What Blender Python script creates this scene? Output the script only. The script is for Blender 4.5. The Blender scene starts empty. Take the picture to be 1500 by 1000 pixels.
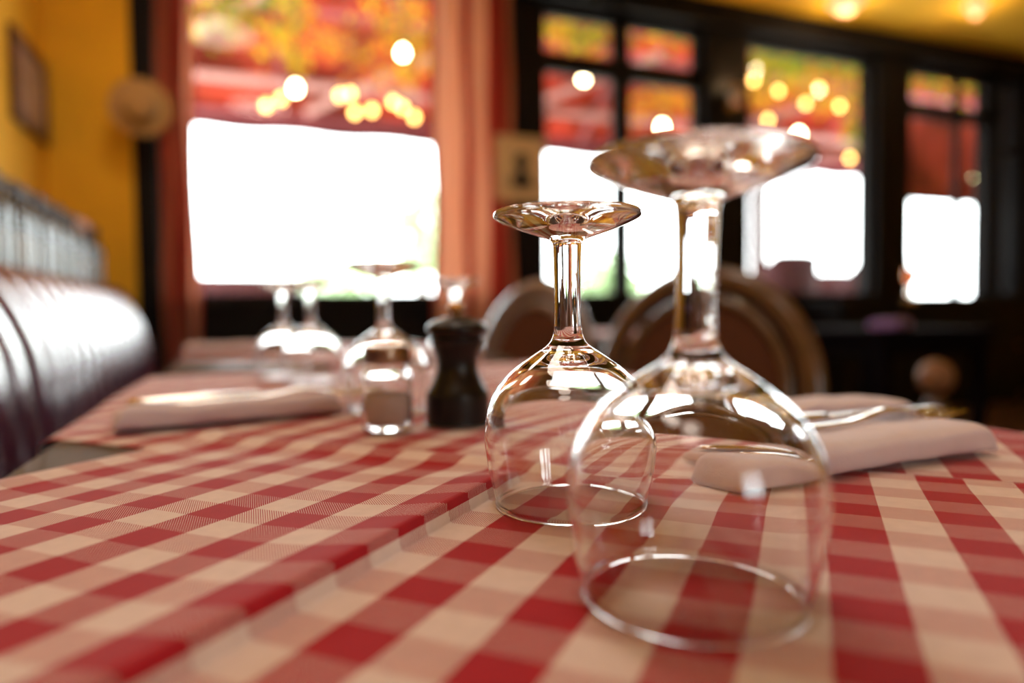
import bpy, bmesh, math, random
from mathutils import Vector, Matrix
random.seed(7)
PI = math.pi
C = bpy.context.scene.collection
SC = bpy.context.scene

# ------------------------------------------------------------------ camera geometry (room axes: Y along the banquette, X along the window wall)
TH, PITCH, ROLL = math.radians(21), math.radians(2.4), math.radians(0.7)
TOP = 0.750                      # table top
TZ = 0.7525                      # top of the cloth
CZ = TZ + 0.0866
F = 1000.0
HD = Vector((math.sin(TH), math.cos(TH), 0)); RT = Vector((math.cos(TH), -math.sin(TH), 0)); UP = Vector((0, 0, 1))
fwd = HD * math.cos(PITCH) - UP * math.sin(PITCH)
up0 = HD * math.sin(PITCH) + UP * math.cos(PITCH)
rgt = RT * math.cos(ROLL) - up0 * math.sin(ROLL)
upv = RT * math.sin(ROLL) + up0 * math.cos(ROLL)
EYE = Vector((0, 0, CZ))

def ray(px, py): return fwd + rgt * ((px - 750) / F) - upv * ((py - 500) / F)
def G(px, py, z=TZ):
    d = ray(px, py); t = (z - CZ) / d.z
    return EYE + d * t
def PY(px, py, Y):
    d = ray(px, py); t = Y / d.y
    return EYE + d * t
def PX(px, py, X):
    d = ray(px, py); t = X / d.x
    return EYE + d * t
def PD(px, py, D):
    return EYE + ray(px, py) * D
def W(x, d, z=0.0): return RT * x + HD * d + UP * z

# ------------------------------------------------------------------ materials
def mat(name, col, rough=0.5, metal=0.0, coat=0.0, spec=0.5, sheen=0.0, noise=0.0, nscale=20.0, bump=0.0, bscale=60.0, trans=0.0, stretch=None):
    m = bpy.data.materials.new(name); m.use_nodes = True
    nt = m.node_tree; b = nt.nodes['Principled BSDF']
    b.inputs['Base Color'].default_value = (*col, 1); b.inputs['Roughness'].default_value = rough
    b.inputs['Metallic'].default_value = metal; b.inputs['Coat Weight'].default_value = coat
    b.inputs['Specular IOR Level'].default_value = spec; b.inputs['Sheen Weight'].default_value = sheen
    b.inputs['Transmission Weight'].default_value = trans
    tc = nt.nodes.new('ShaderNodeTexCoord'); src = tc.outputs['Object']
    if stretch:
        mp = nt.nodes.new('ShaderNodeMapping'); mp.inputs['Scale'].default_value = stretch
        nt.links.new(src, mp.inputs['Vector']); src = mp.outputs['Vector']
    if noise:
        n = nt.nodes.new('ShaderNodeTexNoise'); n.inputs['Scale'].default_value = nscale; n.inputs['Detail'].default_value = 5
        r = nt.nodes.new('ShaderNodeValToRGB')
        r.color_ramp.elements[0].position = 0.3; r.color_ramp.elements[1].position = 0.7
        r.color_ramp.elements[0].color = (*[c * (1 - noise) for c in col], 1)
        r.color_ramp.elements[1].color = (*[min(1, c * (1 + noise)) for c in col], 1)
        nt.links.new(src, n.inputs['Vector']); nt.links.new(n.outputs['Fac'], r.inputs['Fac']); nt.links.new(r.outputs['Color'], b.inputs['Base Color'])
    if bump:
        n2 = nt.nodes.new('ShaderNodeTexNoise'); n2.inputs['Scale'].default_value = bscale; n2.inputs['Detail'].default_value = 4
        bp = nt.nodes.new('ShaderNodeBump'); bp.inputs['Strength'].default_value = bump; bp.inputs['Distance'].default_value = 0.002
        nt.links.new(src, n2.inputs['Vector']); nt.links.new(n2.outputs['Fac'], bp.inputs['Height']); nt.links.new(bp.outputs['Normal'], b.inputs['Normal'])
    return m

def glass_mat(name, col=(1, 1, 1), ior=1.5):
    m = bpy.data.materials.new(name); m.use_nodes = True; nt = m.node_tree
    nt.nodes.remove(nt.nodes['Principled BSDF'])
    g = nt.nodes.new('ShaderNodeBsdfGlass'); g.inputs['Color'].default_value = (*col, 1); g.inputs['Roughness'].default_value = 0.0; g.inputs['IOR'].default_value = ior
    nt.links.new(g.outputs[0], nt.nodes['Material Output'].inputs['Surface'])
    return m

def pane_mat(name):
    m = bpy.data.materials.new(name); m.use_nodes = True; nt = m.node_tree
    nt.nodes.remove(nt.nodes['Principled BSDF'])
    t = nt.nodes.new('ShaderNodeBsdfTransparent'); t.inputs['Color'].default_value = (0.97, 0.985, 0.97, 1)
    g = nt.nodes.new('ShaderNodeBsdfGlossy'); g.inputs['Roughness'].default_value = 0.02
    f = nt.nodes.new('ShaderNodeFresnel'); f.inputs['IOR'].default_value = 1.45
    mx = nt.nodes.new('ShaderNodeMixShader')
    ge = nt.nodes.new('ShaderNodeNewGeometry'); iv = nt.nodes.new('ShaderNodeMath'); iv.operation = 'SUBTRACT'; iv.inputs[0].default_value = 1
    ml = nt.nodes.new('ShaderNodeMath'); ml.operation = 'MULTIPLY'
    nt.links.new(ge.outputs['Backfacing'], iv.inputs[1]); nt.links.new(iv.outputs[0], ml.inputs[0]); nt.links.new(f.outputs[0], ml.inputs[1])
    nt.links.new(ml.outputs[0], mx.inputs[0]); nt.links.new(t.outputs[0], mx.inputs[1]); nt.links.new(g.outputs[0], mx.inputs[2])
    nt.links.new(mx.outputs[0], nt.nodes['Material Output'].inputs['Surface'])
    return m

def trans_mat(name, col, fac=0.5, tcol=None, noise=0.25, nscale=3.0):
    """thin cloth or leaf: part diffuse, part translucent"""
    m = bpy.data.materials.new(name); m.use_nodes = True; nt = m.node_tree
    nt.nodes.remove(nt.nodes['Principled BSDF'])
    d = nt.nodes.new('ShaderNodeBsdfDiffuse'); t = nt.nodes.new('ShaderNodeBsdfTranslucent')
    tcol = tcol or col
    d.inputs['Color'].default_value = (*col, 1); t.inputs['Color'].default_value = (*tcol, 1)
    tc = nt.nodes.new('ShaderNodeTexCoord'); n = nt.nodes.new('ShaderNodeTexNoise'); n.inputs['Scale'].default_value = nscale
    nt.links.new(tc.outputs['Object'], n.inputs['Vector'])
    for sh, c in ((d, col), (t, tcol)):
        r = nt.nodes.new('ShaderNodeValToRGB'); r.color_ramp.elements[0].position = .35; r.color_ramp.elements[1].position = .65
        r.color_ramp.elements[0].color = (*[k * (1 - noise) for k in c], 1); r.color_ramp.elements[1].color = (*[min(1, k * (1 + noise)) for k in c], 1)
        nt.links.new(n.outputs['Fac'], r.inputs['Fac']); nt.links.new(r.outputs['Color'], sh.inputs['Color'])
    mx = nt.nodes.new('ShaderNodeMixShader'); mx.inputs[0].default_value = fac
    nt.links.new(d.outputs[0], mx.inputs[1]); nt.links.new(t.outputs[0], mx.inputs[2]); nt.links.new(mx.outputs[0], nt.nodes['Material Output'].inputs['Surface'])
    return m

def emit_mat(name, col, s):
    m = bpy.data.materials.new(name); m.use_nodes = True; nt = m.node_tree
    b = nt.nodes['Principled BSDF']; b.inputs['Base Color'].default_value = (*col, 1)
    b.inputs['Emission Color'].default_value = (*col, 1); b.inputs['Emission Strength'].default_value = s
    return m

PER = 0.042
def gingham(name, v0, u0, cream=(0.77, 0.64, 0.60), red=(0.40, 0.008, 0.018)):
    m = bpy.data.materials.new(name); m.use_nodes = True; nt = m.node_tree; b = nt.nodes['Principled BSDF']
    b.inputs['Roughness'].default_value = 0.85; b.inputs['Specular IOR Level'].default_value = 0.25; b.inputs['Sheen Weight'].default_value = 0.26
    b.inputs['Sheen Roughness'].default_value = 0.28
    N = nt.nodes.new; L = nt.links.new
    def math_(op, a, bb=None):
        n = N('ShaderNodeMath'); n.operation = op
        for i, v in enumerate((a, bb)):
            if v is None: continue
            if isinstance(v, (int, float)): n.inputs[i].default_value = v
            else: L(v, n.inputs[i])
        return n.outputs[0]
    uv = N('ShaderNodeUVMap'); uv.uv_map = 'weave'
    sp = N('ShaderNodeSeparateXYZ'); L(uv.outputs['UV'], sp.inputs[0])
    v, u = sp.outputs['X'], sp.outputs['Y']
    def stripe(c, o, per): return math_('LESS_THAN', math_('FRACT', math_('DIVIDE', math_('SUBTRACT', c, o), per)), 0.5)
    sv, su = stripe(v, v0, PER), stripe(u, u0, PER * .87)
    diag = math_('ADD', math_('MULTIPLY', u, 1.0), math_('MULTIPLY', v, 1.0))
    fr = math_('FRACT', math_('DIVIDE', diag, 0.0013))
    tw = math_('GREATER_THAN', fr, math_('ADD', 0.64, math_('MULTIPLY', sv, 0.14)))
    mix = N('ShaderNodeMix'); mix.data_type = 'FLOAT'; L(tw, mix.inputs[0]); L(sv, mix.inputs[2]); L(su, mix.inputs[3])
    nz = N('ShaderNodeTexNoise'); nz.inputs['Scale'].default_value = 140; nz.inputs['Detail'].default_value = 4; L(uv.outputs['UV'], nz.inputs['Vector'])
    col = N('ShaderNodeMix'); col.data_type = 'RGBA'; L(mix.outputs[0], col.inputs[0])
    col.inputs[6].default_value = (*cream, 1); col.inputs[7].default_value = (*red, 1)
    hs = N('ShaderNodeMix'); hs.data_type = 'RGBA'; hs.blend_type = 'MULTIPLY'; hs.inputs[0].default_value = 0.35
    L(col.outputs[2], hs.inputs[6])
    rp = N('ShaderNodeValToRGB'); rp.color_ramp.elements[0].color = (.72, .72, .72, 1); rp.color_ramp.elements[0].position = .3; rp.color_ramp.elements[1].position = .7
    L(nz.outputs['Fac'], rp.inputs['Fac']); L(rp.outputs['Color'], hs.inputs[7]); L(hs.outputs[2], b.inputs['Base Color'])
    bp = N('ShaderNodeBump'); bp.inputs['Strength'].default_value = 0.35; bp.inputs['Distance'].default_value = 0.0004
    L(math_('PINGPONG', fr, 0.5), bp.inputs['Height']); L(bp.outputs['Normal'], b.inputs['Normal'])
    return m

# ------------------------------------------------------------------ object helpers
def obj(name, bm, m, parent=None, smooth=True, loc=None):
    me = bpy.data.meshes.new(name)
    bmesh.ops.recalc_face_normals(bm, faces=bm.faces) if getattr(bm, 'fixn', None) else None
    bm.to_mesh(me); bm.free()
    for k in (m if isinstance(m, (list, tuple)) else [m]): me.materials.append(k)
    if smooth:
        for p in me.polygons: p.use_smooth = True
    o = bpy.data.objects.new(name, me); C.objects.link(o)
    if parent is not None: o.parent = parent
    if loc is not None: o.location = loc
    return o
def tag(o, label, cat, group=None, kind=None):
    o['label'] = label; o['category'] = cat
    if group: o['group'] = group
    if kind: o['kind'] = kind
    return o
def thing(name, label, cat, loc=(0, 0, 0), rz=0.0, group=None):
    o = bpy.data.objects.new(name, None); C.objects.link(o); o.empty_display_size = .05
    o.location = loc; o.rotation_euler = (0, 0, rz)
    return tag(o, label, cat, group)
def struct(name, bm, m, label=None, smooth=False):
    o = obj(name, bm, m, smooth=smooth); o['kind'] = 'structure'
    o['category'] = name.split('_')[0]
    if label: o['label'] = label
    return o
def dup(root, loc, rz, label=None, group=None):
    r = root.copy(); C.objects.link(r); r.location = loc; r.rotation_euler = (0, 0, rz)
    if label: r['label'] = label
    if group: r['group'] = group
    for ch in list(root.children):
        c = ch.copy(); C.objects.link(c); c.parent = r
        for g in list(ch.children):
            d = g.copy(); C.objects.link(d); d.parent = c
    return r

def B(): return bmesh.new()
def box(bm, x0, x1, y0, y1, z0, z1, bev=0.0):
    r = bmesh.ops.create_cube(bm, size=1.0)
    vs = r['verts']
    for v in vs: v.co = Vector(((x0 + x1) / 2 + v.co.x * (x1 - x0), (y0 + y1) / 2 + v.co.y * (y1 - y0), (z0 + z1) / 2 + v.co.z * (z1 - z0)))
    if bev:
        es = list({e for v in vs for e in v.link_edges})
        bmesh.ops.bevel(bm, geom=es, offset=bev, segments=3, affect='EDGES', profile=0.5)
    return bm
def catmull(pts, n):
    out = []
    for i in range(len(pts) - 1):
        p0 = pts[max(i - 1, 0)]; p1 = pts[i]; p2 = pts[i + 1]; p3 = pts[min(i + 2, len(pts) - 1)]
        for k in range(n):
            t = k / n
            out.append(tuple(0.5 * (2 * b + (c - a) * t + (2 * a - 5 * b + 4 * c - d) * t * t + (3 * b - a - 3 * c + d) * t ** 3) for a, b, c, d in zip(p0, p1, p2, p3)))
    out.append(tuple(pts[-1])); return out
def lathe(bm, prof, seg=48, flip=False, c=(0, 0)):
    """prof: (r, z) pairs; closes to a point where r is 0"""
    rings = []
    for r, z in prof:
        if r < 1e-6: rings.append([bm.verts.new((c[0], c[1], z))])
        else: rings.append([bm.verts.new((c[0] + r * math.cos(2 * PI * k / seg), c[1] + r * math.sin(2 * PI * k / seg), z)) for k in range(seg)])
    for a, b in zip(rings, rings[1:]):
        for k in range(seg):
            k2 = (k + 1) % seg
            if len(a) == 1 and len(b) == 1: continue
            if len(a) == 1: f = [a[0], b[k2], b[k]]
            elif len(b) == 1: f = [a[k], a[k2], b[0]]
            else: f = [a[k], a[k2], b[k2], b[k]]
            if flip: f.reverse()
            bm.faces.new(f)
    return bm
def tube(bm, pts, r, seg=8, caps=True):
    pts = [Vector(p) for p in pts]; rs = r if isinstance(r, (list, tuple)) else [r] * len(pts)
    rings = []; n = None
    for i, p in enumerate(pts):
        t = (pts[min(i + 1, len(pts) - 1)] - pts[max(i - 1, 0)]).normalized()
        if n is None:
            n = t.cross(Vector((0, 0, 1)));  n = n if n.length > 1e-3 else t.cross(Vector((1, 0, 0)))
        n = (n - t * n.dot(t)).normalized(); b = t.cross(n)
        rings.append([bm.verts.new(p + (n * math.cos(2 * PI * k / seg) + b * math.sin(2 * PI * k / seg)) * rs[i]) for k in range(seg)])
    for a, b in zip(rings, rings[1:]):
        for k in range(seg): bm.faces.new([a[k], a[(k + 1) % seg], b[(k + 1) % seg], b[k]])
    if caps: bm.faces.new(rings[0][::-1]); bm.faces.new(rings[-1])
    return bm
def ball(bm, c, r, sz=1.0, sub=2):
    q = bmesh.ops.create_icosphere(bm, subdivisions=sub, radius=r)
    for v in q['verts']: v.co = Vector((v.co.x + c[0], v.co.y + c[1], v.co.z * sz + c[2]))
    return bm
def sweep(bm, sections, close=True):
    """skin a list of closed rings (lists of points)"""
    R = [[bm.verts.new(p) for p in s] for s in sections]; n = len(R[0])
    for a, b in zip(R, R[1:]):
        for k in range(n): bm.faces.new([a[k], a[(k + 1) % n], b[(k + 1) % n], b[k]])
    if close: bm.faces.new(R[0][::-1]); bm.faces.new(R[-1])
    return bm
def fixn(bm): bmesh.ops.recalc_face_normals(bm, faces=bm.faces); return bm

M = {}
M['glass'] = glass_mat('clear_glass', (1, 1, 1), 1.5)
M['pane'] = pane_mat('window_glass')
M['napkin'] = mat('white_linen', (0.66, 0.58, 0.65), .85, sheen=.2, noise=.04, nscale=60, bump=.25, bscale=900)
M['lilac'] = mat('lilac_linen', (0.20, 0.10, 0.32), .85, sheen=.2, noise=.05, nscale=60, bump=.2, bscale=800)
M['steel'] = mat('polished_steel', (0.80, 0.76, 0.70), .12, metal=1.0, noise=.04, nscale=200)
M['dark_wood'] = mat('dark_table_wood', (0.06, 0.042, 0.030), .5, coat=.05, noise=.5, nscale=9, bump=.15, bscale=40, stretch=(8, 1, 8))
M['chair_wood'] = mat('walnut_chair_wood', (0.095, 0.046, 0.022), .32, coat=.3, noise=.35, nscale=14, stretch=(2, 2, 9))
M['grey_wood'] = mat('greyed_chair_wood', (0.20, 0.15, 0.13), .35, coat=.3, noise=.3, nscale=14, stretch=(2, 2, 9))
M['black_wood'] = mat('black_painted_timber', (0.006, 0.0045, 0.0045), .65, spec=.15, noise=.3, nscale=6, bump=.1)
M['mill'] = mat('black_lacquered_wood', (0.006, 0.005, 0.005), .34, coat=.06, spec=.3, noise=.2, nscale=30)
M['brass'] = mat('brass', (0.62, 0.36, 0.12), .25, metal=1.0, noise=.1, nscale=80)
M['bronze'] = mat('brown_metal_lid', (0.34, 0.24, 0.17), .28, metal=1.0, noise=.1, nscale=120)
M['salt'] = mat('fine_salt', (0.72, 0.62, 0.62), .9, noise=.08, nscale=900, bump=.3, bscale=2500)
M['leather'] = mat('aubergine_leather', (0.085, 0.018, 0.050), .26, coat=.8, spec=.6, noise=.15, nscale=8, bump=.08, bscale=220)
M['seat_leather'] = mat('matt_aubergine_leather', (0.05, 0.014, 0.034), .7, spec=.2, noise=.15, nscale=8)
M['piping'] = mat('dark_leather_piping', (0.03, 0.008, 0.02), .4)
M['yellow'] = mat('ochre_wall_paint', (0.86, 0.46, 0.012), .8, noise=.07, nscale=2.5, bump=.1, bscale=90)
M['ceil'] = mat('ochre_ceiling_paint', (0.86, 0.48, 0.02), .8, noise=.05, nscale=2)
M['floor'] = mat('dark_plank_floor', (0.06, 0.035, 0.022), .45, noise=.45, nscale=7, stretch=(9, 1, 1))
M['frame_wood'] = mat('dark_frame_wood', (0.10, 0.035, 0.012), .4, noise=.3, nscale=20)
M['paper'] = mat('greyed_print', (0.34, 0.25, 0.24), .35, coat=.4, noise=.35, nscale=7)
M['cream'] = mat('cream_mat_board', (0.72, 0.52, 0.30), .8, noise=.05)
M['ink'] = mat('dark_photo_print', (0.03, 0.022, 0.02), .6, noise=.5, nscale=14)
M['straw'] = mat('woven_straw', (0.46, 0.27, 0.10), .8, noise=.25, nscale=90, bump=.4, bscale=160)
M['bottle'] = mat('dark_green_bottle_glass', (0.010, 0.016, 0.008), .08, coat=.6, noise=.1)
M['label'] = mat('pale_bottle_label', (0.46, 0.46, 0.43), .6, noise=.06, nscale=30)
M['label2'] = mat('cream_bottle_label', (0.72, 0.55, 0.32), .6, noise=.06, nscale=30)
M['caps'] = mat('dark_foil_capsule', (0.05, 0.035, 0.03), .35, metal=.6)
M['caps2'] = mat('rosy_foil_capsule', (0.62, 0.40, 0.34), .35, metal=.4)
M['upholstery'] = mat('plum_seat_fabric', (0.12, 0.05, 0.12), .85, sheen=.3, noise=.15, nscale=60)
M['steel_white'] = mat('painted_lamp_ring', (0.75, 0.68, 0.58), .45)
M['terrace'] = mat('pale_terrace_paving', (0.55, 0.53, 0.50), .8, noise=.12, nscale=3)
M['bark'] = mat('grey_bark', (0.16, 0.12, 0.09), .9, noise=.3, nscale=12)
M['canvas'] = trans_mat('red_awning_canvas', (0.34, 0.065, 0.038), .5, (0.30, 0.052, 0.026), .5, 1.6)
M['valance'] = trans_mat('dark_red_valance', (0.13, 0.025, 0.03), .4, (0.10, .018, .024), .3, 2)
M['beam'] = mat('pale_pink_awning_beam', (0.34, 0.15, 0.12), .6, noise=.1)
M['red_beam'] = mat('dark_red_rafter', (0.22, 0.03, 0.03), .6, noise=.15)
M['post_wood'] = mat('dark_brown_post', (0.05, 0.014, 0.010), .8, spec=.2, noise=.2)
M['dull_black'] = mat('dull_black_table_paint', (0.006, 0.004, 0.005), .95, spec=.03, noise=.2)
M['red_fabric'] = mat('red_cushion', (0.06, 0.010, 0.014), .8, noise=.15, nscale=10)
M['leaf_g'] = trans_mat('green_leaf', (0.10, 0.17, 0.02), .5, (0.22, 0.32, 0.03))
M['leaf_y'] = trans_mat('yellow_leaf', (0.52, 0.36, 0.03), .5, (0.66, 0.46, 0.03))
M['leaf_o'] = trans_mat('orange_leaf', (0.52, 0.19, 0.03), .5, (0.66, 0.24, 0.03))
M['leaf_r'] = trans_mat('red_leaf', (0.34, 0.05, 0.03), .5, (0.42, 0.06, 0.035))
M['tree'] = trans_mat('pale_tree_leaf', (0.34, 0.44, 0.26), .45, (0.40, 0.52, 0.28))
M['bulb'] = emit_mat('lit_bulb', (1.0, 0.80, 0.45), 55)
M['amber'] = emit_mat('amber_fairy_bulb', (1.0, 0.52, 0.14), 15)
M['dim'] = emit_mat('dim_amber_lamp', (1.0, 0.34, 0.05), 5)
M['cord'] = mat('black_cord', (0.02, 0.02, 0.02), .6)
M['lampdisc'] = emit_mat('lit_lamp_diffuser', (1.0, 0.50, 0.28), .6)

# ------------------------------------------------------------------ the room
XL, XR, YB, YF, ZC = -1.03, 8.6, -3.0, 4.5, 3.22
def wx(px): return PY(px, 440, YF).x
b = B(); box(b, XL - .2, XR + .2, YB - .2, YF + .2, -.12, 0); struct('floor', b, M['floor'])
b = B(); box(b, XL - .2, XR + .2, YB - .2, YF + .2, ZC, ZC + .15); struct('ceiling', b, M['ceil'])
b = B(); box(b, XL - .2, XL, YB, YF, 0, ZC); struct('wall_left', b, M['yellow'])
b = B(); box(b, XR, XR + .2, YB, YF, 0, ZC); struct('wall_right', b, M['yellow'])
b = B()                                           # wall behind the camera, with its window opening
BX0, BX1, BZ0, BZ1 = .5, 1.5, 1.1, 2.1
box(b, XL, BX0, YB - .2, YB, 0, ZC); box(b, BX1, XR, YB - .2, YB, 0, ZC); box(b, BX0, BX1, YB - .2, YB, 0, BZ0); box(b, BX0, BX1, YB - .2, YB, BZ1, ZC)
struct('wall_back', b, M['yellow'])
SILL, HEAD = .93, 3.02
xa, xb = wx(203), wx(237)                          # black post left of the big window
b = B(); box(b, XL, xa, YF, YF + .2, 0, ZC); struct('wall_front', b, M['yellow'])
b = B(); box(b, xa, XR, YF, YF + .2, 0, SILL); box(b, xa, XR, YF - .035, YF, SILL - .05, SILL + .012, .006)
for k in range(22):
    x = xa + .1 + k * .42
    if x + .32 < XR: box(b, x, x + .34, YF - .014, YF, .12, SILL - .12, .01)
struct('wall_front_wainscot', b, M['black_wood'])
b = B(); box(b, xa, XR, YF, YF + .2, HEAD, ZC); box(b, wx(700), XR, YF - .10, YF, HEAD + .02, ZC - .002, .01); struct('trim_1', b, M['black_wood'])
w = [wx(v) for v in (752, 797, 1032, 1096, 1281, 1329, 1452, 1464, 1492)]
posts = [(xa, xb), (w[0], w[1]), (w[2], w[3]), (w[4], w[5]), (w[6], w[7]), (w[8], XR)]
for i, (p0, p1) in enumerate(posts):
    b = B(); box(b, p0, p1, YF - .02, YF + .2, SILL, HEAD, .008)
    if p1 - p0 > .2: box(b, p0 + .05, p1 - .05, YF - .035, YF - .015, SILL + .1, HEAD - .1, .006)
    struct('trim_%d' % (i + 2), b, M['black_wood'])

def window(n, x0, x1, mullions=(), transoms=(), z0=SILL, z1=HEAD, y=YF + .08, fr=.05, wood='black_wood', bar=.045):
    o = bpy.data.objects.new('window_%d' % n, None); C.objects.link(o); o['kind'] = 'structure'; o['category'] = 'window'
    o.location = ((x0 + x1) / 2, y, z0)
    def rel(bm):
        for v in bm.verts: v.co -= Vector(o.location)
        return bm
    b = B(); box(b, x0, x0 + fr, y - .03, y + .03, z0, z1); box(b, x1 - fr, x1, y - .03, y + .03, z0, z1)
    box(b, x0 + fr, x1 - fr, y - .03, y + .03, z0, z0 + fr); box(b, x0 + fr, x1 - fr, y - .03, y + .03, z1 - fr, z1)
    obj('window_frame', rel(b), M[wood], o, smooth=False)
    for mx in mullions:
        b = B(); box(b, mx - bar / 2, mx + bar / 2, y - .028, y + .028, z0 + fr, z1 - fr); obj('mullion', rel(b), M[wood], o, smooth=False)
    for tz in transoms:
        b = B(); box(b, x0 + fr, x1 - fr, y - .034, y + .034, tz - bar / 2, tz + bar / 2); obj('transom', rel(b), M[wood], o, smooth=False)
    xs = [x0 + fr] + sorted(mullions) + [x1 - fr]; zs = [z0 + fr] + sorted(transoms) + [z1 - fr]
    for i in range(len(xs) - 1):
        for j in range(len(zs) - 1):
            b = B(); box(b, xs[i], xs[i + 1], y - .002, y + .002, zs[j], zs[j + 1]); obj('pane', rel(b), M['pane'], o, smooth=False)
    return o
tz2 = PY(855, 92, YF).z
window(1, xb, w[0])
window(2, w[1], w[2], [wx(918)], [tz2], bar=.14)
window(3, w[3], w[4], [], [])
window(4, w[7], w[8], [], [2.35], fr=.03)
window(5, BX0, BX1, [1.0], [1.6], BZ0, BZ1, YB - .1, bar=.12)
# glazed door beside window 4
dr = bpy.data.objects.new('door_1', None); C.objects.link(dr); dr['kind'] = 'structure'; dr['category'] = 'door'
x0, x1, y = w[5], w[6], YF + .08; dr.location = ((x0 + x1) / 2, y, SILL)
def rl(bm):
    for v in bm.verts: v.co -= Vector(dr.location)
    return bm
dm = wx(1410); dt = PY(1370, 160, YF).z
b = B(); box(b, x0, x0 + .05, y - .03, y + .03, SILL, HEAD); box(b, x1 - .05, x1, y - .03, y + .03, SILL, HEAD); box(b, x0, x1, y - .03, y + .03, HEAD - .06, HEAD)
box(b, x0, x1, y - .03, y + .03, SILL, SILL + .02); box(b, dm - .03, dm + .03, y - .028, y + .028, SILL, HEAD); box(b, x0, x1, y - .034, y + .034, dt - .06, dt + .06)
obj('door_frame', rl(b), M['black_wood'], dr, smooth=False)
for (p, q) in ((x0 + .05, dm - .03), (dm + .03, x1 - .05)):
    for (r, s) in ((SILL + .02, dt - .06), (dt + .06, HEAD - .06)):
        b = B(); box(b, p, q, y - .002, y + .002, r, s); obj('pane', rl(b), M['pane'], dr, smooth=False)
b = B(); tube(b, [(x0 + .025, y - .05, 1.05), (x0 + .025, y - .07, 1.1), (x0 + .025, y - .07, 1.28), (x0 + .025, y - .05, 1.33)], .012); obj('door_handle', rl(b), M['brass'], dr)
# baseboard on the left wall
b = B(); box(b, XL, XL + .015, YB, YF, 0, .12, .004); struct('baseboard_left', b, M['black_wood'])

# ------------------------------------------------------------------ curtains
def curtain(label, x0, x1, y, z0, z1, stripes, waist=None):
    n, m = 120, 30; b = B(); g = []
    for j in range(m + 1):
        z = z0 + (z1 - z0) * j / m; row = []
        for i in range(n + 1):
            s = i / n; x = x0 + (x1 - x0) * s
            fold = math.sin(s * 2 * PI * stripes) * .032 + math.sin(s * 2 * PI * stripes * .43 + 1) * .02
            if waist:
                zc, side, amt = waist; q = math.exp(-((z - zc) / .28) ** 2)
                x += amt * q * (s if side > 0 else (s - 1)) * -1
            row.append(b.verts.new((x + .008 * math.sin(z * 5 + s * 9), y + fold * (1 + .15 * math.sin(z * 3)), z)))
        g.append(row)
    uv = b.loops.layers.uv.new('cloth')
    for j in range(m):
        for i in range(n):
            f = b.faces.new([g[j][i], g[j][i + 1], g[j + 1][i + 1], g[j + 1][i]])
            for lp, (a, c) in zip(f.loops, ((i, j), (i + 1, j), (i + 1, j + 1), (i, j + 1))): lp[uv].uv = (a / n, c / m)
    return b
def curtain_mat(name, bands):
    m = bpy.data.materials.new(name); m.use_nodes = True; nt = m.node_tree; nt.nodes.remove(nt.nodes['Principled BSDF'])
    uv = nt.nodes.new('ShaderNodeUVMap'); uv.uv_map = 'cloth'; sp = nt.nodes.new('ShaderNodeSeparateXYZ'); nt.links.new(uv.outputs[0], sp.inputs[0])
    r = nt.nodes.new('ShaderNodeValToRGB'); r.color_ramp.interpolation = 'CONSTANT'
    for i, (p, c) in enumerate(bands):
        e = r.color_ramp.elements[i] if i < 2 else r.color_ramp.elements.new(p)
        e.position = p; e.color = (*c, 1)
    nt.links.new(sp.outputs['X'], r.inputs['Fac'])
    d = nt.nodes.new('ShaderNodeBsdfDiffuse'); t = nt.nodes.new('ShaderNodeBsdfTranslucent'); mx = nt.nodes.new('ShaderNodeMixShader'); mx.inputs[0].default_value = .42
    for q in (d, t): nt.links.new(r.outputs['Color'], q.inputs['Color'])
    nt.links.new(d.outputs[0], mx.inputs[1]); nt.links.new(t.outputs[0], mx.inputs[2]); nt.links.new(mx.outputs[0], nt.nodes['Material Output'].inputs['Surface'])
    return m
RED, CRM, DRD, BRN = (.52, .12, .09), (.88, .60, .46), (.36, .025, .03), (.58, .25, .16)
cmL = curtain_mat('striped_curtain_cloth', [(0, BRN), (.18, RED), (.40, BRN), (.52, RED), (.60, DRD), (.76, CRM), (.93, RED)])
cmR = curtain_mat('striped_curtain_fabric', [(0, RED), (.06, CRM), (.40, RED), (.52, CRM), (.70, RED), (.84, DRD), (.92, BRN)])
yc = YF - .11
cx = lambda px: PY(px, 440, yc).x
o = obj('curtain', curtain('', cx(240), cx(293), yc, .12, 3.12, 4, ), cmL)
tag(o, 'red striped curtain left of the big window, beside the straw hat', 'curtain', 'curtains of the big window')
o = obj('curtain', curtain('', cx(638), cx(752), yc, .12, 3.12, 6), cmR)
tag(o, 'red and cream striped curtain right of the big window, beside the framed portrait', 'curtain', 'curtains of the big window')
for q in [q for q in C.objects if q.name.startswith('curtain')]:
    md = q.modifiers.new('thickness', 'SOLIDIFY'); md.thickness = .003
b = B(); tube(b, [(cx(225), yc, 3.14), (cx(764), yc, 3.14)], .016, 10)
for px in (225, 764): ball(b, (cx(px), yc, 3.14), .03)
tag(obj('curtain_rod', b, M['black_wood']), 'dark curtain rod above the big window', 'curtain rod')

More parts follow.
